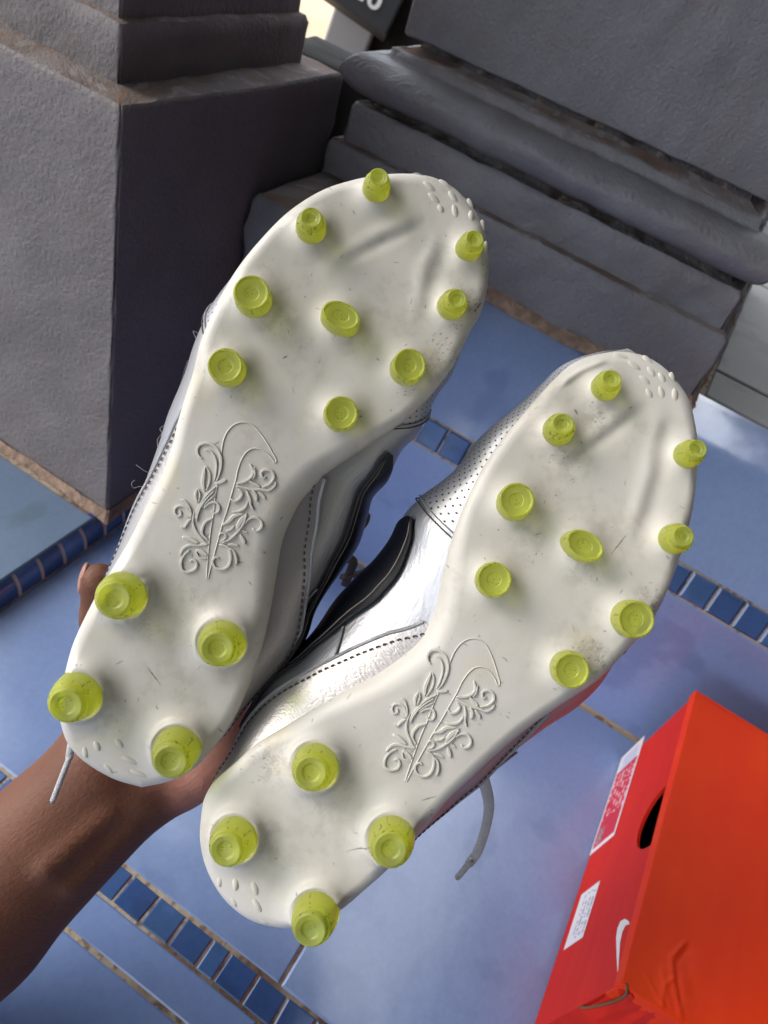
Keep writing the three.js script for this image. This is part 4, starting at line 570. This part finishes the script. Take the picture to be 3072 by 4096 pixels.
{
  const E = [-0.1554, 0.0406, -0.0054], F = [-0.1391, 0.0865, -0.0663], W1 = [-0.1246, 0.1520, -0.1360], W2 = [-0.1060, 0.1450, -0.1430];
  const TH1 = [-0.1451, 0.1857, -0.1626], TH2 = [-0.1547, 0.2181, -0.1665];
  const bones = [
    [[-0.1704, -0.005, 0.055], F, 0.046, 0.039], [F, W1, 0.0385, 0.0235], [F, W2, 0.0385, 0.0225], [W1, W2, 0.022, 0.021],
    [[-0.1125, 0.1404, -0.0909], [-0.1050, 0.1556, -0.1199], 0.0052, 0.0044], [[-0.1020, 0.1296, -0.0938], [-0.0945, 0.1466, -0.1233], 0.0050, 0.0042],
    [W1, [-0.1373, 0.1505, -0.1542], 0.021, 0.0175], [[-0.1373, 0.1505, -0.1542], TH1, 0.0175, 0.0125], [TH1, TH2, 0.0115, 0.0098], [TH2, [-0.1600, 0.2405, -0.1682], 0.0098, 0.0085],
    [[-0.0952, 0.1513, -0.1440], [-0.1063, 0.1530, -0.1540], 0.0098, 0.0098], [[-0.0857, 0.1555, -0.1503], [-0.0966, 0.1580, -0.1612], 0.0092, 0.0092], [[-0.0793, 0.1605, -0.1580], [-0.0902, 0.1640, -0.1690], 0.0088, 0.0088],
    [W2, [-0.0925, 0.1470, -0.1575], 0.0205, 0.0165], [[-0.0925, 0.1470, -0.1575], [-0.0790, 0.1600, -0.1700], 0.0165, 0.014],
    [W1, [-0.1491, 0.1746, -0.1874], 0.019, 0.0125], [W1, [-0.1394, 0.1794, -0.2014], 0.019, 0.0125], [W2, [-0.1220, 0.1807, -0.2072], 0.019, 0.0125], [[-0.0790, 0.1600, -0.1700], [-0.1019, 0.1793, -0.2042], 0.014, 0.012],
    [[-0.1491, 0.1746, -0.1874], [-0.1668, 0.1886, -0.2165], 0.0105, 0.009], [[-0.1668, 0.1886, -0.2165], [-0.1615, 0.2157, -0.2223], 0.009, 0.008], [[-0.1615, 0.2157, -0.2223], [-0.1553, 0.2330, -0.2240], 0.008, 0.007],
    [[-0.1394, 0.1794, -0.2014], [-0.1518, 0.1946, -0.2330], 0.0105, 0.009], [[-0.1518, 0.1946, -0.2330], [-0.1436, 0.2205, -0.2384], 0.009, 0.008], [[-0.1436, 0.2205, -0.2384], [-0.1380, 0.2360, -0.2390], 0.008, 0.007],
    [[-0.1220, 0.1807, -0.2072], [-0.1245, 0.1945, -0.2402], 0.0102, 0.009], [[-0.1245, 0.1945, -0.2402], [-0.1139, 0.2137, -0.2470], 0.009, 0.008], [[-0.1139, 0.2137, -0.2470], [-0.1060, 0.2270, -0.2460], 0.008, 0.007],
    [[-0.1019, 0.1793, -0.2042], [-0.0988, 0.1841, -0.2303], 0.0092, 0.008], [[-0.0988, 0.1841, -0.2303], [-0.0897, 0.2011, -0.2347], 0.008, 0.007], [[-0.0897, 0.2011, -0.2347], [-0.0840, 0.2120, -0.2330], 0.007, 0.0062],
  ];
  const g = sdfMesh(bones, 0.0024, V(-0.245, -0.03, -0.275), V(-0.02, 0.27, 0.07), 132);
  const P = g.attributes.position, uv = new Float32Array(P.count * 2), col = new Float32Array(P.count * 3), nz = noise2(501);
  const ax = V(0.05, 0.105, -0.13).normalize();
  for (let i = 0; i < P.count; i++) {
    const x = P.getX(i), y = P.getY(i), z = P.getZ(i); uv[2 * i] = x * 0.9 + z * 0.35; uv[2 * i + 1] = x * ax.x + y * ax.y + z * ax.z;
    const palm = sst(0.166, 0.184, x * ax.x + y * ax.y + z * ax.z + 0.004 * nz(x * 90, z * 90)) * sst(-0.132, -0.112, x), a = fbm(nz, x * 60 + z * 30, y * 60, 256, 4);
    const c = mix3(mix3([0.165, 0.066, 0.036], [0.132, 0.050, 0.027], clamp(0.5 + a)), [0.38, 0.17, 0.125], palm); col.set(c, i * 3);
  }
  g.setAttribute('uv', new THREE.BufferAttribute(uv, 2)); g.setAttribute('color', new THREE.BufferAttribute(col, 3));
  const sb = tex(512, 512, (u, v) => 0.5 + 0.35 * fbm(N1, u * 60, v * 24, 60, 3) + 0.25 * fbm(N2, u * 120, v * 60, 120, 2) - 0.5 * Math.max(0, fbm(N2, u * 4, v * 22, 22, 3) - 0.28), false, [0.06, 0.06]);
  const skin = new THREE.MeshPhysicalMaterial({ vertexColors: true, roughness: 0.58, bumpMap: sb, bumpScale: 0.00022, ior: 1.4 });
  const person = thing('person', 'bare dark-skinned forearm and hand gripping both boots from below', 'person');
  part('arm', g, skin, person);
  const nail = part('thumb_nail', new THREE.SphereGeometry(1, 16, 10), new THREE.MeshPhysicalMaterial({ color: new THREE.Color().setRGB(0.36, 0.17, 0.12), roughness: 0.35 }), person);
  nail.scale.set(0.0022, 0.0085, 0.0065); nail.position.set(-0.1672, 0.2385, -0.1660); nail.rotation.set(-0.2, 0.6, 0.0);
}
{ // laces
  const inBoot = (b, pts) => pts.map(([x, y, z]) => b.worldToLocal(V(x, y, z)));
  boot1.updateMatrixWorld(true); boot2.updateMatrixWorld(true);
  part('lace', ribbon(inBoot(boot1, [[-0.1345, 0.2010, -0.1300], [-0.1275, 0.1945, -0.1195], [-0.1250, 0.1912, -0.1160]]), 0.0034, 0.0022), laceMat, boot1, 'grey lace end');
  part('lace_tip', ribbon(inBoot(boot1, [[-0.1251, 0.1913, -0.1162], [-0.1217, 0.1878, -0.1080], [-0.1184, 0.1843, -0.1002]]), 0.0026, 0.0026, 20), laceMat, boot1);
  part('lace', ribbon(inBoot(boot2, [[0.0270, 0.2420, -0.2120], [0.0337, 0.2282, -0.2091], [0.0484, 0.2020, -0.2095], [0.0544, 0.1846, -0.1977], [0.0537, 0.1800, -0.1920]]), 0.0058, 0.0016, 60, 1.2), laceMat, boot2, 'flat grey lace hanging loose');
  part('lace_tip', ribbon(inBoot(boot2, [[0.0540, 0.1815, -0.1935], [0.0531, 0.1785, -0.1895], [0.0523, 0.1752, -0.1858]]), 0.003, 0.003, 20), laceMat, boot2);
  const bow = new THREE.MeshStandardMaterial({ color: 0x6d6660, roughness: 0.9, bumpMap: leatherBump, bumpScale: 0.0006 });
  for (const l of [[[-0.0860, 0.2560, -0.2660], [-0.0831, 0.2614, -0.2667], [-0.0815, 0.2690, -0.2685], [-0.0790, 0.2720, -0.2690], [-0.0775, 0.2690, -0.2665], [-0.0779, 0.2655, -0.2648], [-0.0800, 0.2600, -0.2655]], [[-0.0850, 0.2340, -0.2480], [-0.0827, 0.2364, -0.2480], [-0.0789, 0.2473, -0.2527], [-0.0763, 0.2512, -0.2545], [-0.0732, 0.2510, -0.2550], [-0.0725, 0.2475, -0.2533], [-0.0721, 0.2427, -0.2516], [-0.0718, 0.2359, -0.2510]], [[-0.0758, 0.2401, -0.2510], [-0.0699, 0.2444, -0.2537], [-0.0651, 0.2477, -0.2609], [-0.0642, 0.2496, -0.2684]]])
    part('lace_loop', ribbon(inBoot(boot1, l), 0.0046, 0.0018, 40, 0.5), bow, boot1);
  const hair = new THREE.MeshStandardMaterial({ color: 0xb9b7b5, roughness: 0.9 });
  const fray = (b, ls) => { for (const l of ls) part('loose_thread', tube(inBoot(b, l), 0.00008, 24, 4), hair, b); };
  fray(boot1, [[[-0.1640, 0.3095, -0.2110], [-0.1651, 0.3076, -0.2080], [-0.1629, 0.3071, -0.2067], [-0.1631, 0.3047, -0.2045], [-0.1605, 0.3029, -0.2019]], [[-0.1545, 0.2950, -0.1945], [-0.1587, 0.2971, -0.1916], [-0.1606, 0.2983, -0.1908], [-0.1623, 0.2986, -0.1906]], [[-0.1530, 0.2905, -0.1920], [-0.1562, 0.2924, -0.1865], [-0.1581, 0.2913, -0.1850], [-0.1593, 0.2934, -0.1852], [-0.1593, 0.2937, -0.1869]], [[-0.1650, 0.3475, -0.2300], [-0.1688, 0.3484, -0.2283], [-0.1672, 0.3473, -0.2277], [-0.1655, 0.3471, -0.2265]], [[-0.0803, 0.2498, -0.2338], [-0.0768, 0.2557, -0.2346], [-0.0762, 0.2516, -0.2310], [-0.0741, 0.2549, -0.2332], [-0.0778, 0.2554, -0.2341], [-0.0729, 0.2511, -0.2313]]]);
  fray(boot2, [[[0.0450, 0.2550, -0.2390], [0.0491, 0.2568, -0.2370], [0.0494, 0.2576, -0.2379]], [[0.0530, 0.2830, -0.2460], [0.0561, 0.2851, -0.2443], [0.0560, 0.2861, -0.2452]]]);
}

renderer.render(scene, camera);
